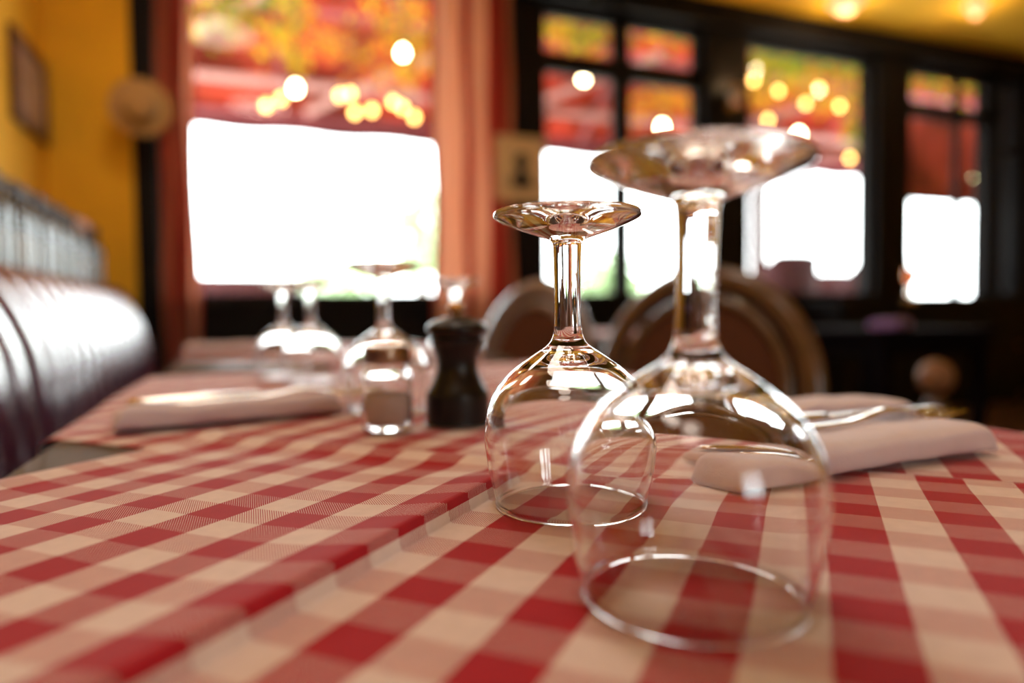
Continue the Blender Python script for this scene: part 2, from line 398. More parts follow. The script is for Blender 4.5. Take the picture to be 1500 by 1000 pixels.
# ------------------------------------------------------------------ things on the walls
def framed(name, label, w_, h_, mats, depth=.03, fr=.035, mat_in=.06):
    """picture lying in the local XZ plane, facing local -Y"""
    t = thing(name, label, 'picture')
    b = B(); 
    for (x0, x1, z0, z1) in ((-w_/2, w_/2, h_/2 - fr, h_/2), (-w_/2, w_/2, -h_/2, -h_/2 + fr), (-w_/2, -w_/2 + fr, -h_/2 + fr, h_/2 - fr), (w_/2 - fr, w_/2, -h_/2 + fr, h_/2 - fr)):
        box(b, x0, x1, -depth, 0, z0, z1, .004)
    obj('frame', b, mats[0], t)
    b = B(); box(b, -w_/2 + fr, w_/2 - fr, -depth * .55, -depth * .2, -h_/2 + fr, h_/2 - fr); obj('mat_board', b, mats[1], t, smooth=False)
    return t
a1, a2 = PX(12, 120, XL), PX(76, 150, XL)
zt, zb = (PX(12, 45, XL).z + PX(76, 105, XL).z) / 2, (PX(12, 180, XL).z + PX(76, 215, XL).z) / 2
yA, yBp = min(a1.y, a2.y), min(max(a1.y, a2.y), YF - .03)
pic = framed('framed_picture', 'dark framed picture on the yellow left wall above the wine bottles', yBp - yA, zt - zb, (M['frame_wood'], M['paper']), fr=.05)
pic.location = (XL + .002, (yA + yBp) / 2, (zt + zb) / 2); pic.rotation_euler = (0, 0, PI / 2)
p0, p1 = PY(726, 197, YF - .25), PY(799, 296, YF - .25)
por = framed('framed_portrait', 'cream framed portrait print with a dark figure, right of the striped curtain', p1.x - p0.x, p0.z - p1.z, (M['cream'], M['cream']), fr=.02)
por.location = ((p0.x + p1.x) / 2, YF - .235, (p0.z + p1.z) / 2)
pw, ph = p1.x - p0.x, p0.z - p1.z
b = B(); sec = []
for z, r in ((-.30, .16), (-.22, .19), (-.12, .15), (-.06, .07), (-.02, .06), (.03, .10), (.10, .12), (.17, .11), (.22, .07), (.25, .02)):
    sec.append([Vector((pw * r * 1.2 * math.cos(a), -.028 + .0 + .006 * math.sin(a), ph * z)) for a in [2 * PI * k / 16 for k in range(16)]])
sweep(b, sec); fixn(b); obj('figure', b, M['ink'], por)
b = B(); box(b, -.012, .012, 0, .225, -.02, .02); obj('bracket', b, M['black_wood'], por, smooth=False)
# straw hat hung flat on the wall
hc = PY(206, 157, YF - .21)
hat = thing('straw_hat', 'round straw hat hanging on the yellow wall beside the black post', 'hat', (hc.x, YF - .215, hc.z))
b = B(); prof = catmull([(.158, .002), (.150, .0), (.12, .008), (.09, .012), (.083, .03), (.078, .06), (.055, .078), (0, .082)], 6)
lathe(b, prof, 40)
lathe(b, [(r * .98 if r > 0 else 0, z - .004) for r, z in prof], 40, flip=True)
bmesh.ops.rotate(b, verts=b.verts, cent=(0, 0, 0), matrix=Matrix.Rotation(PI / 2, 3, 'X')); fixn(b)
obj('hat_body', b, M['straw'], hat)
b = B(); tube(b, [(0, -.06, .02), (0, .213, -.005)], .008, 8); obj('wall_peg', b, M['black_wood'], hat)
b = B(); lathe(b, [(.0905, .013), (.0850, .032), (.0835, .032), (.088, .013)], 40); bmesh.ops.rotate(b, verts=b.verts, cent=(0, 0, 0), matrix=Matrix.Rotation(PI / 2, 3, 'X'))
obj('hat_band', b, M['frame_wood'], hat)
# sconce on the black post between the windows
sc_ = PY(1080, 152, YF - .12)
sco = thing('wall_sconce', 'dim copper wall lamp on the black post between the right-hand windows', 'lamp', (sc_.x, YF - .02, sc_.z))
b = B(); lathe(b, [(0, -.02), (.05, -.02), (.055, 0), (.02, .02), (0, .02)], 20); bmesh.ops.rotate(b, verts=b.verts, cent=(0, 0, 0), matrix=Matrix.Rotation(PI / 2, 3, 'X')); fixn(b); obj('backplate', b, M['brass'], sco)
b = B(); tube(b, [(0, -.01, 0), (0, -.07, -.02), (0, -.10, .0)], .009); obj('arm', b, M['brass'], sco)
b = B(); lathe(b, [(.035, -.01), (.06, .05), (.075, .12), (.07, .12), (.055, .05), (.03, -.005)], 24, c=(0, -.10)); obj('lamp_shade', b, M['bronze'], sco)
b = B(); ball(b, (0, -.10, .05), .035); obj('bulb', b, M['dim'], sco)
l = bpy.data.lights.new('sconce_light', 'POINT'); l.energy = 4; l.color = (1, .66, .32); l.shadow_soft_size = .035
lo = bpy.data.objects.new('sconce_light', l); C.objects.link(lo); lo.parent = sco; lo.location = (0, -.10, .135)

# ------------------------------------------------------------------ banquette along the left wall
YE, YS = PX(216, 480, -.49).y, 1.9
YE = min(YE, 4.25)
bq = thing('banquette', 'aubergine leather banquette with vertical channels along the left wall', 'bench', (-.6, 1.5, 0))
def bolster(y0, y1, chan):
    prof = catmull([(-.70, .46), (-.50, .465), (-.455, .52), (-.455, .60), (-.475, .70), (-.505, .80), (-.54, .88), (-.585, .955), (-.63, .990), (-.665, .985), (-.695, .93), (-.70, .8), (-.70, .46)], 5)
    n = int((y1 - y0) / .012); b = B(); secs = []
    for i in range(n + 1):
        y = y0 + (y1 - y0) * i / n
        e = min((y - y0), (y1 - y)) / .05; e = min(1, e); k = math.sqrt(max(0, 1 - (1 - e) ** 2))
        ph = ((y - y0) / chan) % 1.0
        sc = (abs(math.sin(PI * ph)) ** .4 - .7) * .034
        ring = []
        for (x, z) in prof[:-1]:
            cx_, cz_ = -.59, .72; dx, dz = x - cx_, z - cz_; l = math.hypot(dx, dz)
            w_ = max(0, min(1, (x + .64) / .06)); q = 1 + sc * w_ / l - (1 - k) * .14
            ring.append(Vector((cx_ + dx * q, y, cz_ + dz * q)))
        secs.append([p - Vector((-.6, 1.5, 0)) for p in ring])
    sweep(b, secs); fixn(b); return b
for (y0, y1) in ((YS + .012, YE), (-.3, YS - .012), (-2.6, -.324)):
    obj('backrest', bolster(y0, y1, (y1 - y0) / round((y1 - y0) / .145)), M['leather'], bq)
    b = B(); box(b, -.62, -.19, y0, y1, .30, .47, .045)
    for v in b.verts: v.co -= Vector((-.6, 1.5, 0))
    obj('seat_cushion', b, M['seat_leather'], bq)
b = B(); box(b, -.68, -.24, -2.6, YE, .0, .30, .01); box(b, -.70, -.655, -2.6, YE, .30, .97, .01)
for v in b.verts: v.co -= Vector((-.6, 1.5, 0))
obj('base', b, M['black_wood'], bq, smooth=False)
# ledge behind it and the bottles
LZ = .985
b = B(); box(b, XL + .002, -.76, -2.6, YF - .002, 0, LZ - .04); box(b, XL + .002, -.722, -2.6, YF - .002, LZ - .04, LZ, .006)
tag(obj('bottle_ledge', b, M['black_wood'], smooth=False), 'long dark ledge behind the banquette carrying the wine bottles', 'ledge')
def bottle(label, m_label, m_caps):
    t = thing('wine_bottle', label, 'bottle'); t.scale = (1, 1, 1.12)
    b = B(); lathe(b, catmull([(0, .006), (.03, .002), (.0375, .006), (.0385, .03), (.0385, .19), (.036, .212), (.022, .235), (.0155, .25), (.0145, .30), (.0165, .302), (.0165, .308), (0, .309)], 4), 28); obj('bottle_body', b, m_bot, t)
    b = B(); vs_ = [[b.verts.new((rr * math.cos(a), rr * math.sin(a), z)) for a in [-1.31 + (k / 16 - .5) * 1.25 for k in range(17)]] for rr, z in ((.0386, .035), (.0391, .036), (.0391, .138), (.0386, .139))]
    for p_, q_ in zip(vs_, vs_[1:]):
        for k in range(16): b.faces.new([p_[k], p_[k + 1], q_[k + 1], q_[k]])
    obj('label', b, m_label, t)
    b = B(); lathe(b, [(.0165, .262), (.0172, .264), (.0178, .30), (.0175, .3105), (0, .3115)], 20); obj('capsule', b, m_caps, t)
    return t
m_bot = M['bottle']
bA = bottle('', M['label'], M['caps']); bB = bottle('', M['label2'], M['caps']); bC = bottle('', M['label'], M['caps2'])
first = {id(bA): 1, id(bB): 1, id(bC): 1}
ord_ = ['nearest the camera', 'second', 'third', 'fourth', 'fifth', 'sixth', 'seventh', 'eighth', 'ninth', 'tenth', 'eleventh', 'twelfth', 'thirteenth', 'fourteenth', 'fifteenth', 'sixteenth', 'seventeenth', 'eighteenth']
ys = [2.62 + i * .1 for i in range(18)]
for i, yb_ in enumerate(ys):
    src = bB if i == 4 else (bC if i in (13, 14, 15) else bA)
    kind = {id(bA): 'dark wine bottle with pale label', id(bB): 'dark wine bottle with cream label', id(bC): 'wine bottle with rosy capsule'}[id(src)]
    lab = '%s on the ledge, %s in its row' % (kind, ord_[i]) if i else kind + ' on the ledge, first in the row from the camera'
    if i == len(ys) - 1: lab = kind + ' on the ledge, last in its row'
    loc = (-.785 + .006 * math.sin(i * 2.3), yb_, LZ)
    if first[id(src)]:
        first[id(src)] = 0; o = src; o.location = loc; o['label'] = lab; o['group'] = 'wine bottles on the ledge'
    else: dup(src, loc, .25 * math.sin(i * 2.7), lab, 'wine bottles on the ledge')

# ------------------------------------------------------------------ tables and cloths
XE, XW = -.135, .49                                # table edges
def table(label, x0, x1, y0, y1, ly=0):
    t = thing('restaurant_table', label, 'table', ((x0 + x1) / 2, (y0 + y1) / 2, 0))
    hx, hy = (x1 - x0) / 2, (y1 - y0) / 2
    b = B(); box(b, -hx, hx, -hy, hy, TOP - .032, TOP, .006); obj('tabletop', b, M['dark_wood'], t)
    b = B(); box(b, -hx + .05, hx - .05, -hy + .05, -hy + .075, TOP - .11, TOP - .032); box(b, -hx + .05, hx - .05, hy - .075, hy - .05, TOP - .11, TOP - .032)
    box(b, -hx + .05, -hx + .075, -hy + .075, hy - .075, TOP - .11, TOP - .032); box(b, hx - .075, hx - .05, -hy + .075, hy - .075, TOP - .11, TOP - .032)
    obj('apron', b, M['dark_wood'], t, smooth=False)
    for sx in (-1, 1):
        for sy in (-1, 1):
            b = B(); x, y = sx * (hx - .062), sy * (hy - .062) - (ly if sy > 0 else 0); sweep(b, [[(x - r, y - r, z), (x + r, y - r, z), (x + r, y + r, z), (x - r, y + r, z)] for r, z in ((.018, 0), (.024, .4), (.026, TOP - .0325))]); obj('leg', b, M['dark_wood'], t, smooth=False)
    return t
table('long dark wooden table under the red checked cloths with the wine glasses', XE, XW, -.55, 1.12, .42)
table('dark wooden table behind the pepper mill, under its own red checked cloth', XE, XW, 1.27, 2.20)
table('dark wooden table beyond the oval-backed chairs, under a red cloth', 1.05, 1.8, 2.2, 3.0)

AZ = math.radians(24.1)                            # weave direction, to the right of the view
UD = W(math.sin(AZ), math.cos(AZ)); VD = W(math.cos(AZ), -math.sin(AZ))
def uv_of(p): return p.x * UD.x + p.y * UD.y, p.x * VD.x + p.y * VD.y
v_red = uv_of(G(1214, 850))[1]; u_red = uv_of(G(1260, 911))[0]
ginA = gingham('red_gingham', v_red, u_red)
def sm(a, b_, x):
    t = max(0, min(1, (x - a) / (b_ - a))); return t * t * (3 - 2 * t)
def cloth(name, label, u0, u1, v0, v1, base, hf, m, edges, step=.004, group=None, origin=None, thick=.0009):
    """a woven square; u runs with the stripes. edges = table sides over which it hangs (x0, x1, y0, y1)"""
    b = B(); uvl = b.loops.layers.uv.new('weave')
    nu = int((u1 - u0) / step); nv = int((v1 - v0) / step); g = []; par = []
    org = Vector(origin)
    for i in range(nu + 1):
        row = []; pr = []
        for j in range(nv + 1):
            v = v0 + (v1 - v0) * j / nv
            ue = u1(v) if callable(u1) else u1
            u = u0 + (ue - u0) * i / nu
            p = UD * u + VD * v
            z = base + hf(u, v, p); x, y = p.x, p.y
            for (lim, ax, sgn) in edges:
                c = x if ax == 0 else y; s = (c - lim) * sgn
                if s > 0:
                    r = .012; a = min(s / r, PI / 2); 
                    dz = r * (1 - math.cos(a)) + max(0, s - r * PI / 2); out = r * math.sin(a)
                    cc = lim + sgn * out * .9 + sgn * .006 * min(1, s / .02) * (1 + math.sin((y if ax == 0 else x) * 30) * .8 * min(1, s / .1))
                    if ax == 0: x = cc
                    else: y = cc
                    z -= dz
            row.append(b.verts.new(Vector((x, y, z)) - org)); pr.append((v, u))
        g.append(row); par.append(pr)
    for i in range(nu):
        for j in range(nv):
            if g[i][j].co.z + org.z < TOP - .15: continue
            f = b.faces.new([g[i][j], g[i][j + 1], g[i + 1][j + 1], g[i + 1][j]])
            for lp, (a, c) in zip(f.loops, ((i, j), (i, j + 1), (i + 1, j + 1), (i + 1, j))): lp[uvl].uv = par[a][c]
    for v_ in [v_ for v_ in b.verts if not v_.link_faces]: b.verts.remove(v_)
    fixn(b)
    o = obj(name, b, m, loc=org); tag(o, label, 'tablecloth', group)
    if o.data.polygons[len(o.data.polygons) // 2].normal.z < 0: o.data.flip_normals()
    md = o.modifiers.new('thickness', 'SOLIDIFY'); md.thickness = thick; md.offset = -1
    return o
VR = uv_of(G(690, 735))[1]                          # the raised fold
cA = G(300, 641); uA, vA = uv_of(cA)
def hA(u, v, p):
    h = 0
    fade = 1 - sm(uA - .06, uA - .005, u)
    if v < VR: h += (.0052 * math.exp(-((VR - v) / .02)) + .0034 * math.exp(-((VR - v) / .10))) * fade
    else: h += .0086 * fade * max(0, 1 - (v - VR) / .0035) ** .8
    h += .0005 * math.sin((v - VR) * 46 + u * 5) * sm(.02, .12, VR - v) * sm(vA, vA + .03, v)
    h += .0022 * math.exp(-((v - vA - .012) / .01) ** 2) + .0036 * math.exp(-((u - (uEdge(v) - .004)) / .014) ** 2) * (1 - sm(-.16, -.10, v)) + .0008 * math.exp(-((u - (uEdge(v) - .004)) / .008) ** 2)
    return max(0, h)
def uEdge(v): return uA + .052 * sm(-.13, .03, v) - .002 * math.sin(v * 20)
def hB(u, v, p):
    return .0010 * (1 + math.sin(v * 22 + u * 9)) * sm(uA + .06, uA + .16, u)
G_CL = 'red checked tablecloths'
edges = [(XE, 0, -1), (XW, 0, 1)]
# the front cloth: the far edge follows uEdge, so the grid is built with a callable end
def clothA():
    b = B(); uvl = b.loops.layers.uv.new('weave'); u0, v0, v1 = -.26, vA, .42; step = .003
    nu = int((uA + .05 - u0) / step); nv = int((v1 - v0) / step); g = []; par = []; org = UD * .12 + Vector((0, 0, TZ))
    for i in range(nu + 1):
        row = []; pr = []
        for j in range(nv + 1):
            v = v0 + (v1 - v0) * j / nv; u = u0 + (uEdge(v) - u0) * i / nu
            p = UD * u + VD * (v + (.0045 * (1 - sm(uA - .06, uA - .005, u)) * math.exp(-((v - VR) / .005) ** 2)))
            x, y, z = p.x, p.y, TZ + hA(u, v, p)
            for (lim, ax, sgn) in edges:
                s = (x - lim) * sgn
                if s > 0:
                    r = .012; a = min(s / r, PI / 2); z -= r * (1 - math.cos(a)) + max(0, s - r * PI / 2)
                    x = lim + sgn * (r * math.sin(a) * .9 + .006 * min(1, s / .01) + .006 * min(1, s / .02) * (1 + math.sin(y * 30) * .8 * min(1, s / .1)))
            row.append(b.verts.new(Vector((x, y, z)) - org)); pr.append((v, u))
        g.append(row); par.append(pr)
    for i in range(nu):
        for j in range(nv):
            if g[i][j].co.z + org.z < TOP - .15: continue
            f = b.faces.new([g[i][j], g[i][j + 1], g[i + 1][j + 1], g[i + 1][j]])
            for lp, (a, c) in zip(f.loops, ((i, j), (i, j + 1), (i + 1, j + 1), (i + 1, j))): lp[uvl].uv = par[a][c]
    for v_ in [v_ for v_ in b.verts if not v_.link_faces]: b.verts.remove(v_)
    o = obj('tablecloth', b, ginA, loc=org)
    if o.data.polygons[len(o.data.polygons) // 2].normal.z < 0: o.data.flip_normals()
    md = o.modifiers.new('thickness', 'SOLIDIFY'); md.thickness = .0009; md.offset = -1
    return tag(o, 'red and cream checked cloth in front, under the two sharp wine glasses', 'tablecloth', G_CL)
clothA()
cB = G(76, 640); uB, vB = uv_of(cB)
cloth('tablecloth', 'red checked cloth under the pepper mill and salt shaker, behind the front cloth', uB, 1.46, -.92, .32, TOP + .0012, hB, gingham('red_gingham_second', v_red + .019, u_red + .017), edges + [(1.12, 1, 1)], .006, G_CL, UD * .6 + Vector((0, 0, TOP)))
t3 = Vector((.18, 1.735, TOP)); u3, v3 = uv_of(t3)
cloth('tablecloth', 'red checked cloth on the table behind the pepper mill', u3 - .36, u3 + .36, v3 - .36, v3 + .36, TOP + .0012, lambda u, v, p: 0.001 * (1 + math.sin(u * 21)), gingham('red_gingham_third', .0, .0), edges + [(1.27, 1, -1), (2.20, 1, 1)], .008, G_CL, t3)
t4 = Vector((1.425, 2.6, TOP)); u4, v4 = uv_of(t4)
cloth('tablecloth', 'red checked cloth on the table beyond the oval-backed chairs', u4 - .4, u4 + .4, v4 - .4, v4 + .4, TOP + .0012, lambda u, v, p: 0.001 * (1 + math.sin(u * 21)), gingham('red_gingham_fourth', .01, .02), [(1.05, 0, -1), (1.8, 0, 1), (2.2, 1, -1), (3.0, 1, 1)], .008, G_CL, t4)

# ------------------------------------------------------------------ wine glasses standing upside down
R0 = .033
def wine_glass(label):
    t = thing('wine_glass', label, 'wine glass', group='upturned wine glasses')
    outer = catmull([(.985, .0), (1.008, .012), (1.016, .035), (1.012, .06), (1.014, .10), (1.03, .18), (1.09, .45), (1.135, .75), (1.15, 1.0), (1.13, 1.2), (1.07, 1.42), (.96, 1.62), (.80, 1.80), (.61, 1.95), (.43, 2.07), (.31, 2.15), (.235, 2.23), (.20, 2.32), (.187, 2.42)], 6)
    inner = catmull([(.985, .0), (.962, .012), (.954, .035), (.962, .065), (.976, .11), (.99, .18), (1.045, .45), (1.09, .75), (1.105, 1.0), (1.085, 1.2), (1.022, 1.40), (.905, 1.59), (.735, 1.75), (.53, 1.88), (.32, 1.955), (.14, 1.985), (0, 1.99)], 6)
    b = B(); prof = [(r * R0, z * R0) for r, z in outer]; lathe(b, prof, 112)
    lathe(b, [(r * R0, z * R0) for r, z in inner], 112, flip=True)
    bmesh.ops.remove_doubles(b, verts=b.verts, dist=1e-7); obj('bowl', b, M['glass'], t)
    stem = catmull([(.187, 2.42), (.180, 2.7), (.180, 3.0), (.186, 3.3), (.195, 3.5), (.205, 3.56)], 4)
    b = B(); lathe(b, [(r * R0, z * R0) for r, z in stem], 112); obj('stem', b, M['glass'], t)
    foot = catmull([(.205, 3.56), (.235, 3.585), (.29, 3.61), (.38, 3.64), (.60, 3.715), (.82, 3.80), (.95, 3.86), (.985, 3.89), (.992, 3.925), (.975, 3.955), (.94, 3.965), (.8, 3.957), (.5, 3.93), (.2, 3.91), (0, 3.905)], 5)
    b = B(); lathe(b, [(r * R0, z * R0) for r, z in foot], 112); obj('foot', b, M['glass'], t)
    return t
g1 = wine_glass('large clear wine glass upside down nearest the camera, slightly blurred')
p = W(.0535, .203); g1.location = (p.x, p.y, TZ + .0003)
ax = HD.copy(); g1.rotation_mode = 'QUATERNION'; g1.rotation_quaternion = Matrix.Rotation(math.radians(.8), 3, ax).to_quaternion(); g1.location.z += .0004
def glass_at(p, label, z=TZ):
    q = dup(g1, (p.x, p.y, z + .0003), 0, label); q.rotation_mode = 'XYZ'; q.rotation_euler = (0, 0, random.uniform(0, 3)); return q
glass_at(W(.025, .3046), 'clear wine glass upside down, sharp, just left of the nearest one')
TB = TOP + .0035
glass_at(PD(563, 500, .615), 'blurred wine glass upside down right behind the salt shaker', TB)
glass_at(PD(668, 500, .93), 'blurred wine glass upside down behind the pepper mill', TB)
glass_at(PD(416, 500, .97), 'blurred upturned wine glass beyond the left napkin, nearer the banquette', TB)
glass_at(PD(456, 500, .90), 'blurred upturned wine glass beyond the left napkin, nearer the salt shaker', TB)

# ------------------------------------------------------------------ salt shaker and pepper mill
p = G(568, 628, TB); 
ss = thing('salt_shaker', 'small glass salt shaker with brown metal lid beside the pepper mill', 'salt shaker', (p.x, p.y, TB)); ss.scale = (1.1, 1.1, 1.0)
b = B(); lathe(b, catmull([(0, .0), (.014, .0), (.0165, .002), (.0172, .008), (.0172, .036), (.0168, .042), (.0140, .048), (.0135, .053)], 4), 40)
lathe(b, catmull([(0, .004), (.013, .0042), (.0148, .007), (.0150, .036), (.0145, .041), (.0120, .047), (.0118, .053)], 4), 40, flip=True)
lathe(b, [(.0135, .053), (.0118, .053)], 40); bmesh.ops.remove_doubles(b, verts=b.verts, dist=1e-6); obj('jar', b, M['glass'], ss)
b = B(); lathe(b, [(0, .0045), (.0128, .0048), (.0146, .0075), (.0147, .026), (.012, .0275), (.006, .0262), (0, .0258)], 32); obj('salt', b, M['salt'], ss)
b = B(); lathe(b, catmull([(.0142, .0495), (.0150, .0500), (.0153, .0525), (.0153, .0590), (.0146, .0615), (.011, .0628), (.005, .0634), (0, .0635)], 4), 40)
for k in range(7):
    a = 2 * PI * k / 6; rr = 0 if k == 6 else .006
    lathe(b, [(.0009, .0630), (.0009, .0638), (0, .0638)], 8, c=(rr * math.cos(a), rr * math.sin(a)))
obj('lid', b, M['bronze'], ss)
p = G(671, 618, TB)
pm = thing('pepper_mill', 'black wooden pepper mill with brass knob behind the glasses', 'pepper mill', (p.x, p.y, TB)); pm.scale = (1.12, 1.12, .93)
b = B(); lathe(b, catmull([(0, 0), (.0215, 0), (.0222, .002), (.0222, .020), (.0215, .026), (.0175, .035), (.0148, .043), (.0140, .050), (.0150, .057), (.0172, .064), (.0180, .069), (.0170, .072), (0, .0722)], 5), 48); obj('mill_body', b, M['mill'], pm)
b = B(); lathe(b, catmull([(0, .0724), (.0172, .0726), (.0188, .0740), (.0208, .077), (.0214, .0795), (.0204, .0825), (.0160, .086), (.0085, .0888), (.0055, .0900), (0, .0902)], 5), 48); obj('mill_head', b, M['mill'], pm)
b = B(); lathe(b, catmull([(0, .0900), (.0030, .0902), (.0032, .0925), (.0056, .0942), (.0062, .0972), (.0050, .1000), (.0025, .1012), (0, .1014)], 4), 28); obj('knob', b, M['brass'], pm)

# ------------------------------------------------------------------ folded napkins and the cutlery on them
def napkin_mesh(L=.215, Wd=.085, H=.0225, seed=1, step=True):
    rnd = random.Random(seed); b = B()
    n = 70; secs = []
    for i in range(n + 1):
        t = i / n; x = -L / 2 + L * t
        e = min(t, 1 - t) * L / .012; k = math.sqrt(max(0.0, 1 - (1 - min(1, e)) ** 2)); k = .25 + .75 * k
        hh = H * (1 + .05 * math.sin(t * 7 + seed) - .08 * t) * k; ring = []
        m = 56
        for j in range(m):
            a = 2 * PI * j / m; ca, sa = math.cos(a), math.sin(a)
            pw = .62 if ca < 0 else .42
            yy = math.copysign(abs(ca) ** pw, ca) * Wd / 2 * (.985 + .015 * k)
            zz = hh / 2 + math.copysign(abs(sa) ** .55, sa) * hh / 2
            if sa > 0 and step: zz -= .0085 * sm(-.62, -.30, ca) * k         # the back layer lies lower than the rolled front
            yy += .0012 * math.sin(t * 11 + seed) + .0006 * math.sin(t * 31 + 2)
            zz += .0005 * math.sin(t * 17 + a * 2) if sa > .2 else 0
            ring.append((x, yy, max(0, zz)))
        secs.append(ring)
    sweep(b, secs); fixn(b); return b
def fork():
    t = thing('fork', '', 'fork')
    b = B(); secs = []
    def zc(s): return .0022 + .006 * math.exp(-((s - .128) / .022) ** 2) + .0012 * math.sin(s * 20)
    for i in range(40):
        s = .150 * i / 39
        w_ = .0062 - .0028 * sm(.02, .10, s) + .0085 * sm(.122, .150, s); w_ *= math.sqrt(min(1, (s + .0006) / .008))
        th = .0012
        secs.append([(s + 0, -w_, zc(s)), (s, -w_ * .6, zc(s) + th), (s, w_ * .6, zc(s) + th), (s, w_, zc(s)), (s, w_ * .6, zc(s) - th * .6), (s, -w_ * .6, zc(s) - th * .6)])
    sweep(b, secs); fixn(b); obj('handle', b, M['steel'], t)
    for k in range(4):
        y = -.0102 + k * .0068; b = B(); secs = []
        for i in range(14):
            s = .1496 + .05 * i / 13; w_ = .0020 * (1 - .6 * (i / 13) ** 2); z = zc(s) + .004 * ((i / 13) ** 2) - .001
            secs.append([(s, y - w_, z), (s, y, z + .001), (s, y + w_, z), (s, y, z - .0008)])
        sweep(b, secs); fixn(b); obj('tine', b, M['steel'], t)
    return t
def knife():
    t = thing('knife', '', 'knife')
    b = B(); secs = []
    for i in range(24):
        s = .105 * i / 23; r = .0040 + .0022 * math.sin(PI * min(1, (s + .02) / .12)); r *= math.sqrt(min(1, (s + .0008) / .006))
        secs.append([(s, r * 1.25 * math.cos(a), .0042 + r * .62 * math.sin(a)) for a in [2 * PI * q / 12 for q in range(12)]])
    sweep(b, secs); fixn(b); obj('handle', b, M['steel'], t)
    b = B(); secs = []
    for i in range(24):
        q = i / 23; s = .104 + .115 * q; w1 = .0085 * math.sqrt(max(.02, 1 - q ** 3)); w0 = -.0075
        secs.append([(s, w0, .0048), (s, w0, .0034), (s, w0 + (w1 - w0) * .99, .0039), (s, w0 + (w1 - w0), .0042)])
    sweep(b, secs); fixn(b); obj('blade', b, M['steel'], t)
    return t
# right-hand setting, behind the nearest glass
NL, NW, NH = .250, .075, .0205
pl, pr = G(1098, 722, TB), G(1462, 663, TB)
dirn = (pr - pl); ang = math.atan2(dirn.y, dirn.x); nrm = Vector((-math.sin(ang), math.cos(ang), 0)); dv = Vector((math.cos(ang), math.sin(ang), 0))
NL = dirn.length
TN = TZ + .0013
RW = .040
ctr = (pl + pr) / 2 + nrm * RW / 2; ctr.z = TN
nap = obj('napkin', napkin_mesh(NL, RW, .0178, 1, False), M['napkin'], loc=ctr); nap.rotation_euler = (0, 0, ang)
tag(nap, 'white rolled napkin on the right, lying in front of the cutlery', 'napkin', 'folded napkins')
def on_nap(o, c, a, along, across, rot, z):
    d = Vector((math.cos(a), math.sin(a), 0)); nn = Vector((-math.sin(a), math.cos(a), 0))
    q = c + d * along + nn * across; o.location = (q.x, q.y, z); o.rotation_euler = (0, 0, a + rot)
c2 = ctr + nrm * (RW / 2 + .034) + dv * .045; c2.z = TB
n2 = obj('napkin', napkin_mesh(.20, .055, .0095, 6, False), M['napkin'], loc=c2); n2.rotation_euler = (0, 0, ang + .03)
tag(n2, 'white flat folded napkin under the cutlery, just behind the right rolled napkin', 'napkin', 'folded napkins')
fk, kn = fork(), knife()
G_CT = 'cutlery on the napkins'
tag(fk, 'steel fork on the flat napkin behind the right rolled napkin', 'fork', G_CT); tag(kn, 'steel knife on the flat napkin behind the right rolled napkin, beyond its fork', 'knife', G_CT)
on_nap(fk, c2, ang, -.085, -.013, .03, TB + .0092)
on_nap(kn, c2, ang, -.095, .014, -.01, TB + .0092)
c3 = G(1236, 606, TB); n3 = obj('napkin', napkin_mesh(.10, .045, .0135, 4, False), M['napkin'], loc=(c3.x, c3.y, TB)); n3.rotation_euler = (0, 0, -TH + .12)
tag(n3, 'small white napkin behind the right cutlery, near the cane chair', 'napkin', 'folded napkins')
# left-hand setting
pl, pr = G(168, 636, TB), G(505, 606, TB); dv2 = pr - pl; a2 = math.atan2(dv2.y, dv2.x); n_2 = Vector((-math.sin(a2), math.cos(a2), 0))
c4 = (pl + pr) / 2 + n_2 * NW / 2; c4.z = TB
n4 = obj('napkin', napkin_mesh(dv2.length, NW, NH, 2), M['napkin'], loc=c4); n4.rotation_euler = (0, 0, a2)
tag(n4, 'white folded napkin on the left, beside the dark table edge, with cutlery', 'napkin', 'folded napkins')
f2 = dup(fk, (0, 0, 0), 0, 'steel fork lying on the left white napkin', G_CT); on_nap(f2, c4, a2, -dv2.length / 2 + .02, .004, -.02, TB + NH - .0088)
k2 = dup(kn, (0, 0, 0), 0, 'steel knife lying on the left white napkin behind its fork', G_CT); on_nap(k2, c4, a2, -dv2.length / 2 + .01, .024, .02, TB + NH - .0088)
# napkin on the table behind
c5 = PD(305, 515, 1.55); n5 = obj('napkin', napkin_mesh(.24, .09, .03, 3), M['napkin'], loc=(max(c5.x, XE + .12), c5.y, TB)); n5.rotation_euler = (0, 0, -.3)
tag(n5, 'pale folded napkin on the table behind, next to the banquette end', 'napkin', 'folded napkins')

